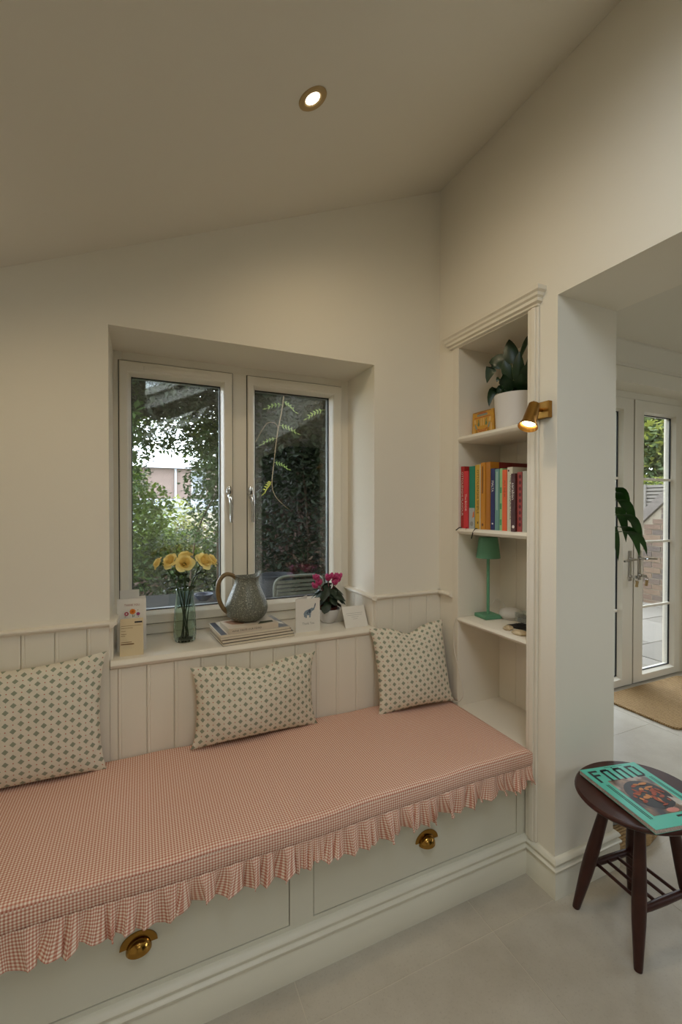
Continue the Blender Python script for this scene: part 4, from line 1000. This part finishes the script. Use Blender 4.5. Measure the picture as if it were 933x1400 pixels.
for i, (dx, dy, dz) in enumerate(((-.066, -.02, .205), (-.056, -.03, .185), (-.070, -.02, .170), (-.010, -.03, .205), (.010, -.03, .208), (.026, -.02, .200), (.038, -.02, .190), (.016, -.04, .182), (.048, -.01, .202), (-.004, -.01, .196))):
    c = CC + Vector((dx, dy, dz-.004)); 
    MB().tube(smooth_path([CC+Vector((0,0,.064)), CC+Vector((dx*.4, dy*.4, .13)), c + Vector((0,0,.004)), c], 4), .0013, 5).build('stem', mat('cyclamen_stem', (120, 60, 60), .5) if i == 0 else bpy.data.materials['cyclamen_stem'], cyc)
    fl_ = MB()
    for k in range(5):
        a = k*1.2566 + i; d = Vector((math.cos(a), math.sin(a), 0)); s = Vector((-math.sin(a), math.cos(a), 0))
        vs = []
        for j in range(5):
            t = j/4; p = c + d*(.003+.012*math.sin(t*1.9)) + Vector((0, 0, -.006+.026*t)); w = .0100*math.sin(math.pi*min(.90, .22+.70*t))
            vs += [p - s*w, p + d*.001, p + s*w]
        fl_.add(vs, [(j*3+q, j*3+q+1, j*3+q+4, j*3+q+3) for j in range(4) for q in range(2)])
    fl_.build('blossom', cfm if i % 3 else cfm, cyc, smooth=80)
    MB().lathe([(0.002, -.007), (.006, -.004), (.0065, 0), (.005, .003)], c, 10).build('blossom_throat', cfw, cyc, smooth=60)

# ------------------------------------------------------------------ stool and magazine
SC = Vector((1.380, .838, 0))
stl = thing('stool', SC, 'small dark wooden stool with slatted rack beside the pillar', 'stool')
seat = MB(); zs = [(.0, .402), (.150, .402), (.172, .408), (.184, .416), (.188, .421), (.187, .426), (.182, .430), (.160, .429), (.09, .4255), (.0, .4245)]
seat.lathe([(r, z) for r, z in zs], SC, 64, M=Matrix.Diagonal((1, .87, 1, 1))); seat.build('seat', M['wood'], stl, smooth=40)
legs = {'a': ((1.280, .971), (1.335, .897)), 'b': ((1.263, .764), (1.318, .795)), 'c': ((1.512, .941), (1.455, .897)), 'd': ((1.500, .735), (1.450, .795))}
def legpt(k, t): f_, t_ = legs[k]; return Vector((f_[0]+(t_[0]-f_[0])*t, f_[1]+(t_[1]-f_[1])*t, .408*t))
for k in legs:
    pts = [legpt(k, t) for t in (0, .02, .15, .3, .42, .55, .75, 1.0)]
    MB().tube(pts, [.0105, .0115, .0145, .0180, .0192, .0185, .0160, .0130], 18).build('leg', M['wood'], stl, smooth=50)
t1 = .37
for a, b in (('a', 'c'), ('b', 'd')):
    MB().tube([legpt(a, t1).lerp(legpt(b, t1), q) for q in (0, .2, .5, .8, 1)], [.008, .0105, .0115, .0105, .008], 12).build('rail', M['wood'], stl, smooth=50)
for q in (.16, .38, .61, .84):
    MB().tube([legpt('a', t1).lerp(legpt('c', t1), q), legpt('b', t1).lerp(legpt('d', t1), q)], .0052, 8).build('spindle', M['wood'], stl, smooth=50)
# magazine
mgc = mat('turquoise_cover', (86, 194, 176), .35, spec=.5)
MW, MH, MT = .212, .272, .0125
mx = Vector((.9782, -.2079, 0)); my = Vector((.2079, .9782, 0)); mtl = Vector((1.296, .973, 0))
mc = mtl + mx*MW/2 - my*MH/2
mg = thing('food_magazine', (mc.x, mc.y, .4305), 'turquoise food magazine lying on the dark wooden stool', 'magazine', None, (0, 0, math.atan2(mx.y, mx.x)))
k = MB(); k.box(-MW/2, MW/2, -MH/2, MH/2, MT-.0006, MT); k.box(-MW/2, MW/2, -MH/2, MH/2, 0, .0006); k.box(MW/2-.0006, MW/2, -MH/2, MH/2, .0006, MT-.0006)
mcv = k.build('cover', mgc, mg, world=False)
pg = mat('magazine_pages', (214, 198, 192), .7, var=.3, vscale=300, c2=(160, 140, 132))
for z0 in (.0007, .0063): MB().box(-MW/2+.0008, MW/2-.0008, -MH/2+.0006, MH/2-.0006, z0, z0+.0053).build('pages', pg, mg, world=False)
def mp(pts, m, nm='cover_print', z=MT+.0003): return MB().add([(a, b, z) for a, b in pts], [tuple(range(len(pts)))]).build(nm, m, mcv, world=False)
vsF = 'FOOD'; lx = -.088; TKM = mat('masthead_ink', (34, 44, 50), .5)
# tall condensed masthead letters drawn as strokes
def stroke(parts, nm='masthead'):
    mb = MB()
    for (x0, y0, x1, y1) in parts: mb.add([(a, b, MT+.0004) for a, b in bar(x0, y0, x1, y1)], [(0,1,2,3)])
    return mb.build(nm, TKM, mcv, world=False)
T0, T1, sw = .064, .122, .0085
stroke([(-.090, T0, -.090+sw, T1), (-.090+sw, T1-sw, -.058, T1), (-.090+sw, .094, -.062, .094+sw)])
for ox in (-.048, .0): stroke([(ox, T0, ox+sw, T1-.006), (ox+.024, T0, ox+.024+sw, T1-.006), (ox+.004, T1-sw, ox+.028, T1), (ox+.001, T1-.010, ox+.0315, T1-.005)])
ox = .048; stroke([(ox, T0, ox+sw, T1), (ox+.026, T0+.006, ox+.026+sw, T1-.006), (ox+sw, T1-sw, ox+.029, T1), (ox+sw, T0, ox+.029, T0+sw)])
mp(ell(.005, .124, .003, .003), TKM)
def photo_mat():
    t = NT('cover_photo'); v = t.co(); x = t.xyz(v)
    c = t.mix(t.ramp(t.noise(v, 22, 3), .35, .65), rgba((40, 34, 34)), rgba((150, 112, 74)))
    c = t.mix(t.ramp(t.noise(v, 12, 2), .55, .62), c, rgba((170, 160, 150)))
    t.val(t.p.inputs['Base Color'], c); t.p.inputs['Roughness'].default_value = .3; return t.m
mp(bar(-.064, -.092, .074, .068), photo_mat(), 'cover_photo')
mp(ell(.006, -.012, .064, .064, 28), mat('dark_pan', (30, 25, 26), .4), 'pan_print', MT+.0006)
rr = random.Random(9); foodm = mat('roast_food', (186, 92, 62), .5, var=.5, vscale=70, c2=(120, 50, 34)); food2 = mat('golden_food', (204, 138, 84), .5)
for i in range(30):
    a = rr.uniform(0, 6.28); r = .052*math.sqrt(rr.random()); sx, sy = rr.uniform(.006, .016), rr.uniform(.003, .007); th = rr.uniform(0, 3)
    pts = [(.006 + r*math.cos(a) + p*math.cos(th) - q*math.sin(th), -.012 + r*math.sin(a) + p*math.sin(th) + q*math.cos(th)) for p, q in ell(0, 0, sx, sy, 9)]
    mp(pts, foodm if i % 3 else food2, 'food_print', MT+.0008+.00003*i)
mp(ell(.012, -.082, .020, .009), mat('pink_food', (206, 136, 124), .5), 'food_print', MT+.0007); mp([(.05,-.03),(.074,-.05),(.074,-.085),(.05,-.07)], mat('white_cloth_print', (190, 186, 180), .5), 'cloth_print', MT+.0007)
mp(bar(.058, -.088, .078, -.066), M['paper'], 'barcode', MT+.0009)
for i in range(8): mp(bar(.060+i*.002, -.086, .061+i*.002, -.070), M['ink'], 'barcode_bar', MT+.0011)
for x0 in (-.084, -.078): mp(bar(x0, -.10, x0+.0028, .052), M['ink'] if x0 < -.08 else INK['k'], 'cover_line')
for x0 in (.084, .090): mp(bar(x0, -.06, x0+.0024, .060), INK['k'], 'cover_line')
mp(bar(.0, -.108, .062, -.101), INK['k'], 'cover_line'); mp(bar(-.02, .1285, .05, .130), INK['k'], 'cover_line')

# ------------------------------------------------------------------ beyond the opening: rug, plant
def jute():
    t = NT('woven_jute'); v = t.co(); w = t.node('ShaderNodeTexWave'); t.t.links.new(v, w.inputs['Vector']); w.inputs['Scale'].default_value = 26; w.inputs['Distortion'].default_value = 3; w.bands_direction = 'Y'; w.inputs['Detail'].default_value = 3; w.inputs['Detail Scale'].default_value = 6
    n = t.noise(v, 140, 3)
    t.val(t.p.inputs['Base Color'], t.mix(t.math('MULTIPLY', t.math('ADD', w.outputs['Fac'], n), .5), rgba((112, 84, 52)), rgba((196, 164, 116)))); t.p.inputs['Roughness'].default_value = .95
    t.bump(t.math('ADD', w.outputs['Fac'], n), .8, .004); return t.m
jm_ = jute()
rug = MB(); x0, x1, y0, y1, cr = 2.825, 3.75, 1.495, 1.985, .05
out = []
for (cx, cy, a0) in ((x1-cr, y0+cr, -90), (x1-cr, y1-cr, 0), (x0+cr, y1-cr, 90), (x0+cr, y0+cr, 180)):
    for i in range(7): a = R_(a0+15*i); out.append((cx+cr*math.cos(a), cy+cr*math.sin(a)))
rug.prism(out, 'z', .0005, .014)
tag(rug.build('doormat', jm_, loc=(3.29, 1.74, 0), bevel=.004), 'rectangular jute doormat in front of the garden doors', 'doormat')
mt = MB(); 
mt.prism([(1.58, 1.045), (1.770, 1.030), (1.862, 1.050), (1.90, 1.20), (1.84, 1.40), (1.64, 1.44), (1.58, 1.40)], 'z', .0005, .045)
tag(mt.build('woven_tray', jm_, loc=(1.74, 1.23, 0), bevel=.006), 'low woven jute tray under the planter behind the pillar', 'tray')
PP = Vector((1.70, 1.19, .0455)); tall = thing('tall_plant', PP, 'tall trailing green plant half hidden behind the pillar', 'potted plant')
MB().lathe([(0, 0), (.062, 0), (.080, .008), (.090, .04), (.090, .09), (.084, .15), (.079, .15), (.080, .135), (0, .13)], PP, 36).build('planter', mat('grey_planter', (150, 156, 158), .5), tall, smooth=40)
MB().lathe([(0, .132), (.080, .132)], PP, 20).build('soil', M['soil'], tall)
tlm = leafmat('trailing_leaf', (38, 74, 22), (30, 60, 20), .35, .2, 12)
stemp = smooth_path([PP+Vector((0,0,.13)), PP+Vector((.01,.01,.8)), PP+Vector((.01,.02,1.22)), PP+Vector((.05,.02,1.31))], 6)
MB().tube(stemp, [.008]*len(stemp), 8).build('stem', M['stemg'], tall, smooth=60)
rr = random.Random(8)
for (dx, dy, z0, z1, w) in ((.10, -.04, 1.38, 1.25, .05), (.115, -.055, 1.33, 1.19, .05), (.14, -.07, 1.27, 1.14, .045), (.10, -.03, 1.30, 1.15, .05), (.125, -.07, 1.22, 1.09, .045), (.15, -.085, 1.20, 1.10, .035), (.08, -.01, 1.22, 1.07, .04), (.06, .0, 1.16, 1.02, .035), (.09, -.03, 1.36, 1.27, .05), (.03, .05, 1.36, 1.24, .05), (-.04, .05, 1.34, 1.2, .05), (-.02, .08, 1.3, 1.16, .05)):
    dx += .055; dy += .025
    b0 = Vector((PP.x+dx*.45, PP.y+dy*.45, z0)); t_ = Vector((PP.x+dx, PP.y+dy, z1))
    MB().tube([Vector((PP.x+.01, PP.y+.01, z0-.01)), b0], .002, 5).build('stem', M['stemg'], tall)
    blade([b0, Vector((PP.x+dx*.9, PP.y+dy*.9, z0+.01)), t_], w*.72, (.6, -.75, .1), 8, m=tlm, parent=tall)

# ------------------------------------------------------------------ the garden
gmat = mat('garden_soil', (92, 84, 62), .95, var=.5, vscale=3, c2=(70, 84, 44), bump=.5, bscale=20, bdist=.02)
gr = MB(); gr.grid(lambda u, v: (-30+75*u, 2.2+60*v, -.10), 8, 8); gr.grid(lambda u, v: (5.5+25*u, -10+12.2*v, -.10), 4, 4); struct(gr.build('garden_ground', gmat), 'earth of the garden outside')
slabm = [mat('patio_slab', (116, 110, 101), .8, var=.15, vscale=4, bump=.15, bscale=40), mat('patio_slab', (106, 100, 91), .8, var=.15, vscale=4, bump=.15, bscale=40)]
pt = struct(MB().box(2.0, 9.3, 2.2, 6.6, -.095, -.062).build('patio', mat('patio_joint', (76, 72, 62), .95)), 'bed of the stone patio')
rr = random.Random(2)
y = 2.2; row = 0
while y < 6.5:
    d = rr.choice((.45, .6)); x = 2.0 - rr.uniform(0, .4)
    while x < 9.2:
        w = rr.choice((.45, .6, .75, .9))
        xa, xb = max(2.0, x), min(9.25, x+w)
        if xb - xa > .1 and xa + .2 > y*1.2:
            MB().box(xa+.006, xb-.006, y+.006, y+d-.006, -.062, -.030+rr.uniform(-.002, .002)).build('slab', slabm[rr.randrange(2)], pt)
        x += w
    y += d; row += 1
# brick garden wall with a raked coping
bwx = 6.4; bricks = [mat('stock_brick', c, .9, var=.3, vscale=30, bump=.4, bscale=60) for c in ((118, 96, 82), (106, 90, 80), (126, 104, 86), (98, 86, 80))]
gw = struct(MB().box(bwx+.008, bwx+.22, 2.25, 4.6, -.1, 1.0).build('garden_wall', mat('lime_mortar', (146, 136, 120), .95)), 'brick garden wall with raked coping')
MB().prism([(3.93, 1.0), (2.25, 1.0), (2.25, 2.4), (2.56, 2.37)], 'x', bwx+.008, bwx+.22).build('raked_core', bpy.data.materials['lime_mortar'], gw)
BM = [MB().box(0, .1, -.1055, .1055, 0, .064).mesh('brick', m) for m in bricks]
HB = [MB().box(0, .1, -.05, .05, 0, .064).mesh('brick', m) for m in bricks]
def top_at(y): return 4.95 - y if y < 3.95 else 1.0
for r in range(31):
    z = -.055 + r*.075; off = .11 if r % 2 else 0
    for i in range(11):
        yc = 2.40 + off + i*.222
        if yc > 4.55: continue
        if z + .066 < top_at(yc+.105) - .05: inst('brick', BM[rr.randrange(4)], gw, (bwx + rr.uniform(-.003, .003), yc, z))
        elif z + .066 < top_at(yc) - .03: inst('brick', HB[rr.randrange(4)], gw, (bwx, yc-.055, z))
cop = MB(); cop.prism([(3.98, .96), (4.04, 1.06), (2.62, 2.48), (2.54, 2.40)], 'x', bwx-.03, bwx+.25); cop.prism([(3.98, .99), (4.62, .99), (4.62, 1.06), (4.0, 1.06)], 'x', bwx-.03, bwx+.25)
cop.build('coping', mat('coping_brick', (116, 108, 102), .9, var=.3, vscale=25, bump=.3, bscale=40), gw)
# slatted fence beyond
fxx = 8.6; fw = mat('weathered_fence_board', (116, 110, 103), .9, var=.2, vscale=6, bump=.2, bscale=40)
fn = thing('slatted_fence', (fxx, 5.0, 0), 'weathered grey slatted fence above the brick wall', 'fence')
for i in range(26):
    z = .05 + i*.0645; MB().box(fxx, fxx+.02, 3.2, 7.6, z, z+.046).build('slat', fw, fn)
for y in (3.3, 4.25, 5.12, 6.1, 7.1): MB().box(fxx-.03, fxx+.0, y, y+.07, -.1, 1.72).build('post', fw, fn)
MB().box(fxx+.045, fxx+.06, 3.2, 7.6, -.1, 1.70).build('backing_board', mat('fence_dark', (70, 66, 60), .95), fn)

# foliage: many folded leaves in one mesh per plant
def foliage(mb, c, rad, n, size, seed, up=.3, shell=0, dens=None):
    r = random.Random(seed)
    vs = []; fs = []
    for _ in range(int(n*1.5)):
        while True:
            p = Vector((r.uniform(-1, 1), r.uniform(-1, 1), r.uniform(-1, 1)))
            if p.length <= 1 and (p.length > shell): break
        q = Vector((c[0]+p.x*rad[0], c[1]+p.y*rad[1], c[2]+p.z*rad[2]))
        d = Vector((r.gauss(0, 1), r.gauss(0, 1), r.gauss(-.2, .6))).normalized(); s = d.cross(Vector((r.gauss(0, .5), r.gauss(0, .5), 1))).normalized(); nn = d.cross(s)
        L_ = size*r.uniform(.5, 1.1); w = L_*r.uniform(.22, .36); o = len(vs)
        vs += [q, q + d*L_*.45 - s*w + nn*w*.3, q + d*L_, q + d*L_*.45 + s*w + nn*w*.3]; fs += [(o, o+1, o+2), (o, o+2, o+3)]
    return mb.add(vs, fs)
LM = {'bright': leafmat('bright_leaf', (124, 146, 50), (84, 112, 38), .5, .4, 2.5), 'mid': leafmat('mid_leaf', (74, 100, 44), (52, 78, 34), .5, .35, 2.5), 'dark': leafmat('dark_leaf', (46, 58, 30), (36, 46, 28), .55, .25, 2.5),
      'brown': leafmat('dry_leaf', (84, 66, 44), (60, 40, 34), .7, .2, 2.5), 'tree': leafmat('tree_leaf', (140, 152, 104), (92, 112, 74), .45, .35, 1.5), 'yell': leafmat('yellow_leaf', (144, 146, 66), (110, 122, 50), .5, .4, 2)}
bark = mat('bark', (82, 66, 50), .9, var=.4, vscale=20, bump=.5, bscale=40); twig = mat('pale_twig', (142, 122, 92), .8)
def plant(name, loc, label, cat, blobs, mm, stems=(), group='garden plants'):
    e = thing(name, loc, label, cat, group)
    by = {}
    for (c, rad, n, size, key, seed) in blobs: foliage(by.setdefault(key, MB()), c, rad, n, size, seed)
    for key, mb in by.items(): mb.build('foliage', LM[key], e)['kind'] = 'stuff'
    for pts, r in stems: MB().tube(smooth_path(pts, 4), r, 6).build('branch', bark, e, smooth=60)
    return e
# climber covering a frame above the window, leaving a view under it on the left
plant('climbing_vine', (.8, 3.6, 0), 'leafy climbing vine arching above the window view', 'vine',
      [((.2, 3.5, 2.75), (1.5, .8, .75), 12000, .075, 'dark', 1), ((.05, 4.2, 2.35), (.7, .5, .30), 2200, .07, 'mid', 2), ((-.25, 3.4, 1.95), (.28, .4, .45), 900, .07, 'mid', 3),
       ((.62, 3.9, 1.75), (.16, .3, .55), 1200, .060, 'mid', 4), ((.50, 4.0, 1.95), (.16, .3, .40), 700, .060, 'bright', 5), ((1.3, 3.2, 2.6), (.9, .6, .6), 4500, .08, 'dark', 6), ((.2, 3.2, 3.2), (1.5, .9, .35), 6000, .09, 'dark', 62), ((.10, 3.5, 2.25), (.55, .5, .28), 2600, .07, 'dark', 63), ((.48, 3.7, 1.55), (.20, .25, .65), 900, .055, 'mid', 64), ((-.05, 3.7, 1.75), (.16, .25, .35), 450, .055, 'mid', 65), ((.22, 3.9, 1.88), (.35, .3, .14), 500, .055, 'mid', 66), ((.15, 4.4, 2.15), (.55, .3, .12), 500, .06, 'bright', 61)],  # dense top layer added for shade, which the darker leaf colour also imitates
      None, [([(1.3, 3.6, -.1), (1.25, 3.6, 1.2), (1.1, 3.6, 2.2), (.3, 3.6, 2.6)], .025), ([(.62, 3.9, -.1), (.60, 3.9, 1.0), (.66, 3.9, 2.2), (.4, 3.8, 2.6)], .012), ([(.35, 3.8, .6), (.42, 3.8, 1.1), (.62, 3.85, 1.5), (.75, 3.9, 1.9)], .008)])
plant('evergreen_hedge', (1.6, 3.5, 0), 'dark dense hedge filling the right-hand pane', 'hedge',
      [((1.55, 3.55, 1.0), (.80, .42, 1.35), 9000, .065, 'dark', 7), ((1.5, 3.45, .75), (.75, .40, .8), 3500, .05, 'brown', 8), ((1.55, 3.5, 1.9), (.8, .4, .6), 3000, .085, 'dark', 9), ((1.95, 4.0, .9), (.3, .3, .5), 700, .05, 'yell', 91)],
      None, [([(1.2, 3.4, -.1), (1.25, 3.4, 1.0), (1.2, 3.5, 2.0)], .012), ([(1.5, 3.4, -.1), (1.45, 3.35, .9), (1.55, 3.4, 2.0)], .01), ([(1.75, 3.4, -.1), (1.7, 3.4, 1.1), (1.72, 3.5, 2.2)], .012)])
plant('leafy_shrub', (-.25, 4.3, 0), 'bright green shrub at the lower left of the window view', 'shrub',
      [((-.25, 4.3, 1.0), (.42, .4, .75), 3200, .06, 'bright', 10), ((-.15, 4.2, .6), (.5, .4, .5), 2200, .06, 'mid', 11), ((-.1, 4.5, 1.5), (.18, .3, .35), 500, .06, 'bright', 111), ((.02, 4.2, 1.25), (.26, .3, .30), 700, .06, 'bright', 112)], None, [([(-.2, 4.3, -.1), (-.22, 4.3, .6), (-.1, 4.3, 1.3)], .012)])
plant('leafy_shrub', (.55, 4.6, 0), 'mixed shrub below the view of the house, behind the roses', 'shrub',
      [((.35, 4.5, .55), (.55, .4, .55), 3800, .055, 'mid', 12), ((.30, 4.4, .75), (.4, .3, .35), 1200, .05, 'bright', 13), ((.78, 4.4, .9), (.22, .3, .5), 1500, .05, 'mid', 14), ((.2, 3.9, .4), (.6, .25, .35), 1400, .05, 'dark', 15), ((.1, 3.8, .5), (.5, .2, .25), 300, .05, 'brown', 16)], None)
sh = thing('added_shed', (1.85, 4.9, -.1), 'added dark timber shed wall blocking sky behind the hedge', 'shed')  # shed added to block the sky; its dark colour keeps the pane view shaded
shm2 = mat('backdrop_dark_board', (46, 40, 32), .9, var=.3, vscale=8)
for i in range(26): MB().box(1.02, 2.7, 4.5, 4.52, -.1+i*.125, -.1+i*.125+.121).build('board', shm2, sh)
MB().prism([(4.35, 3.14), (6.2, 3.14), (6.2, 3.5)], 'x', .95, 2.8).build('roof', shm2, sh)
MB().box(1.04, 2.68, 4.53, 6.1, -.1, 3.14).build('body', shm2, sh)
# hanging tendril close to the glass
ty_ = 2.5
td = thing('vine_tendril', (.773, ty_, 2.02), 'pale green wisteria tendril dangling close to the right-hand pane', 'vine')
tp2 = smooth_path([(.800, ty_, 2.10), (.772, ty_, 1.99), (.750, ty_, 1.85), (.728, ty_, 1.742), (.712, ty_, 1.62), (.701, ty_, 1.527), (.693, ty_, 1.433), (.705, ty_, 1.38), (.728, ty_, 1.345), (.765, ty_, 1.31), (.799, ty_, 1.284)], 5)
tdm = leafmat('young_wisteria_leaf', (176, 196, 112), (150, 178, 96), .45, .45, 8)
MB().tube(tp2, [.0032 - .0022*i/len(tp2) for i in range(len(tp2))], 6).build('stem', twig, td, smooth=60)
def pinnate(p, d, L_, n, w, m=tdm):
    p = Vector(p); d = Vector(d).normalized(); mb = MB()
    q = [p + d*L_*t + Vector((0, 0, -.045*t*t)) for t in (0, .25, .5, .75, 1)]
    mb.tube(q, .0012, 5)
    for i in range(n):
        t = (i+1)/n; c = p + d*L_*t + Vector((0, 0, -.045*t*t))
        for s in ((-1, 1) if i < n-1 else (0,)):
            sd = (d*.45 + Vector((0, .25*s, -.85 if s < 0 else .30))).normalized() if s else (d + Vector((0,0,-.4))).normalized(); ll = w*2.3*(1 if s <= 0 else .7); nn = Vector((0, 1, .2))
            sv = sd.cross(nn).normalized(); o_ = len(mb.v)
            mb.add([c, c+sd*ll*.4-sv*w*.30, c+sd*ll, c+sd*ll*.4+sv*w*.30], [(0,1,2,3)])
    mb.build('leaf', m, td)
pinnate((.760, ty_, 1.90), (-1, 0, .15), .10, 5, .011); pinnate((.758, ty_, 1.92), (1, 0, -.1), .075, 5, .012); pinnate((.735, ty_, 1.78), (1, 0, .05), .11, 6, .012)
pinnate((.722, ty_, 1.70), (-1, 0, .05), .09, 5, .009); pinnate((.702, ty_, 1.56), (1, 0, .10), .09, 6, .010); pinnate((.694, ty_, 1.45), (-.7, 0, -.35), .05, 6, .013, leafmat('yellowing_leaf', (206, 200, 92), (186, 186, 84), .5, .4, 8))
pinnate((1.02, ty_, 1.895), (-1, 0, -.15), .11, 6, .013); MB().tube([(1.20, ty_, 1.95), (1.02, ty_, 1.895)], .0018, 5).build('stem', twig, td)
MB().tube(smooth_path([(.56, ty_, 1.60), (.60, ty_, 1.68), (.66, ty_, 1.78), (.71, ty_, 1.79), (.732, ty_, 1.76)], 5), .0016, 5).build('stem', twig, td)
# neighbouring house seen far down the garden
HYY = 26.0
ho = thing('brick_house', (3.0, HYY, -.1), 'pale brick house with white lower storey far beyond the garden', 'house')
hb = mat('pink_brick_far', (128, 110, 102), .9, var=.15, vscale=3); hwm = mat('white_render', (178, 182, 186), .8); hg = mat('dark_glazing', (96, 104, 112), .15, spec=.8); hr = mat('roof_slate', (150, 150, 154), .8)
MB().box(-5, 6, HYY, HYY+6, -.1, 3.45).build('upper_wall', hb, ho)
MB().box(-6, 7, HYY-.9, HYY, -.1, 1.30).build('lower_wall', hwm, ho)
MB().prism([(HYY-1.1, 1.28), (HYY, 1.28), (HYY, 1.75)], 'x', -6.1, 7.1).build('lean_to_roof', mat('pale_roof', (150, 156, 164), .6), ho)
MB().prism([(HYY-.3, 3.43), (HYY+6.4, 3.43), (HYY+3, 3.75)], 'x', -5.3, 6.3).build('roof', hr, ho)
MB().tube([(1.72, HYY-.08, 1.6), (1.72, HYY-.08, 3.42)], .06, 8).build('downpipe', hwm, ho)
for (a, b, z0, z1, yy) in ((2.55, 3.35, 2.0, 3.35, HYY), (-2.2, -1.2, 2.0, 3.3, HYY), (2.0, 2.9, -.6+.7, 1.05, HYY-.9), (3.6, 4.5, .1, 1.05, HYY-.9), (.2, 1.0, .1, 1.05, HYY-.9)):
    wf = MB(); frame_boxes(wf, a, b, z0, z1, .07, .07, .07, .07, yy-.06, yy+.02); wf.box((a+b)/2-.03, (a+b)/2+.03, yy-.05, yy, z0+.07, z1-.07); wf.box(a+.07, b-.07, yy-.05, yy, (z0+z1)/2-.03, (z0+z1)/2+.03)
    wo = wf.build('window', hwm, ho); MB().box(a+.07, b-.07, yy-.03, yy-.01, z0+.07, z1-.07).build('glazing', hg, wo)
# boundary fence and flowering shrubs in the middle distance
fe = thing('timber_fence', (2.5, 12, -.1), 'pale timber garden fence in front of the far house', 'fence')
fem = mat('pale_fence', (196, 184, 166), .9, var=.15, vscale=5)
for i in range(36): MB().box(1.05+i*.13, 1.05+i*.13+.122, 12, 12.02, -.1, 1.15).build('board', fem, fe)
plant('flowering_shrub', (.7, 8.5, 0), 'pale flowering shrub in front of the far house', 'shrub', [((.55, 8.5, .75), (.7, .5, .75), 1500, .09, 'yell', 17), ((.9, 8.4, .5), (.7, .5, .6), 900, .09, 'brown', 18), ((.1, 8, .6), (.5, .5, .7), 1500, .08, 'bright', 19)], None)
# tree and ivy beyond the slatted fence
plant('broad_leaved_tree', (10.5, 6.0, 0), 'big leafy tree beyond the slatted fence', 'tree',
      [((10.4, 6.0, 2.9), (1.3, 1.5, 1.25), 3200, .20, 'tree', 20), ((10.1, 5.8, 3.1), (1.2, 1.4, 1.2), 1500, .18, 'yell', 21), ((10.9, 6.0, 2.6), (1.2, 1.6, 1.2), 2500, .18, 'mid', 22)], None, [([(10.6, 6.1, -.1), (10.5, 6.0, 1.5), (10.6, 6.0, 3.0)], .09)])
plant('ivy_hedge', (9.2, 5.3, 0), 'low ivy hedge spilling over the slatted fence', 'hedge', [((9.1, 5.4, 1.55), (.4, 2.2, .34), 1800, .09, 'yell', 23), ((9.2, 5.4, 1.2), (.35, 2.2, .6), 2000, .09, 'mid', 24)], None)
# garden furniture just outside
gt = thing('garden_table', (.15, 2.75, -.1), 'grey stone-topped table outside the left-hand pane', 'table')
gst = mat('grey_stone', (46, 46, 46), .95, var=.2, vscale=8, spec=.1); MB().box(-.35, .62, 2.45, 3.0, .705, .745).build('top', gst, gt, bevel=.004)
for (x, y) in ((-.30, 2.5), (.57, 2.5), (-.30, 2.95), (.57, 2.95)): MB().box(x-.025, x+.025, y-.025, y+.025, -.1, .705).build('leg', gst, gt)
tag(MB().lathe([(0, 0), (.03, 0), (.048, .02), (.054, .038), (.050, .038), (.045, .02), (0, .008)], (.335, 2.72, .745), 24).build('bowl', mat('blue_glaze', (34, 44, 66), .3), loc=(.335, 2.72, .745), smooth=40), 'small blue bowl on the stone table outside', 'bowl')
gc = thing('garden_chair', (.90, 2.65, -.1), 'garden chair with curved slatted back outside the right-hand pane', 'chair')
gcm = mat('grey_green_metal', (82, 85, 74), .6); tim = mat('oiled_timber', (172, 128, 76), .7, var=.2, vscale=10)
ring = [(.90+.16*math.copysign(abs(math.cos(a))**.5, math.cos(a)), 2.62, .775+.095*math.copysign(abs(math.sin(a))**.5, math.sin(a))) for a in [i*math.pi/16 for i in range(33)]]
MB().tube(ring, .010, 8).build('back_frame', gcm, gc, smooth=60)
for z in (.71, .735, .76, .785, .81, .835): MB().box(.75, 1.05, 2.612, 2.628, z-.008, z+.008).build('slat', gcm, gc)
for x in (.755, 1.045): MB().tube([(x, 2.62, .78), (x, 2.64, .4), (x, 2.60, -.1)], .012, 8).build('leg', gcm, gc)
for x in (.755, 1.045): MB().tube([(x, 3.0, .38), (x, 3.02, -.1)], .012, 8).build('leg', gcm, gc)
MB().box(.73, 1.07, 2.63, 3.03, .37, .40).build('seat', tim, gc, bevel=.006)
wt = thing('timber_ledge', (.75, 2.34, -.1), 'oiled timber ledge outside below the right-hand pane', 'ledge')
MB().box(.66, 1.15, 2.25, 2.45, .735, .765).build('top', tim, wt, bevel=.004)
for x in (.70, 1.10): MB().box(x-.02, x+.02, 2.28, 2.42, -.1, .735).build('leg', tim, wt)
tag(MB().lathe([(0, 0), (.09, 0), (.12, .24), (.125, .25), (.115, .25), (.11, .22), (0, .21)], (.85, 2.98, .60-.02), 24).build('grey_pot', mat('slate_grey_glaze', (44, 45, 48), .8), loc=(.85, 2.98, .58), smooth=40), 'slate grey flower pot standing outside the right-hand pane', 'pot')
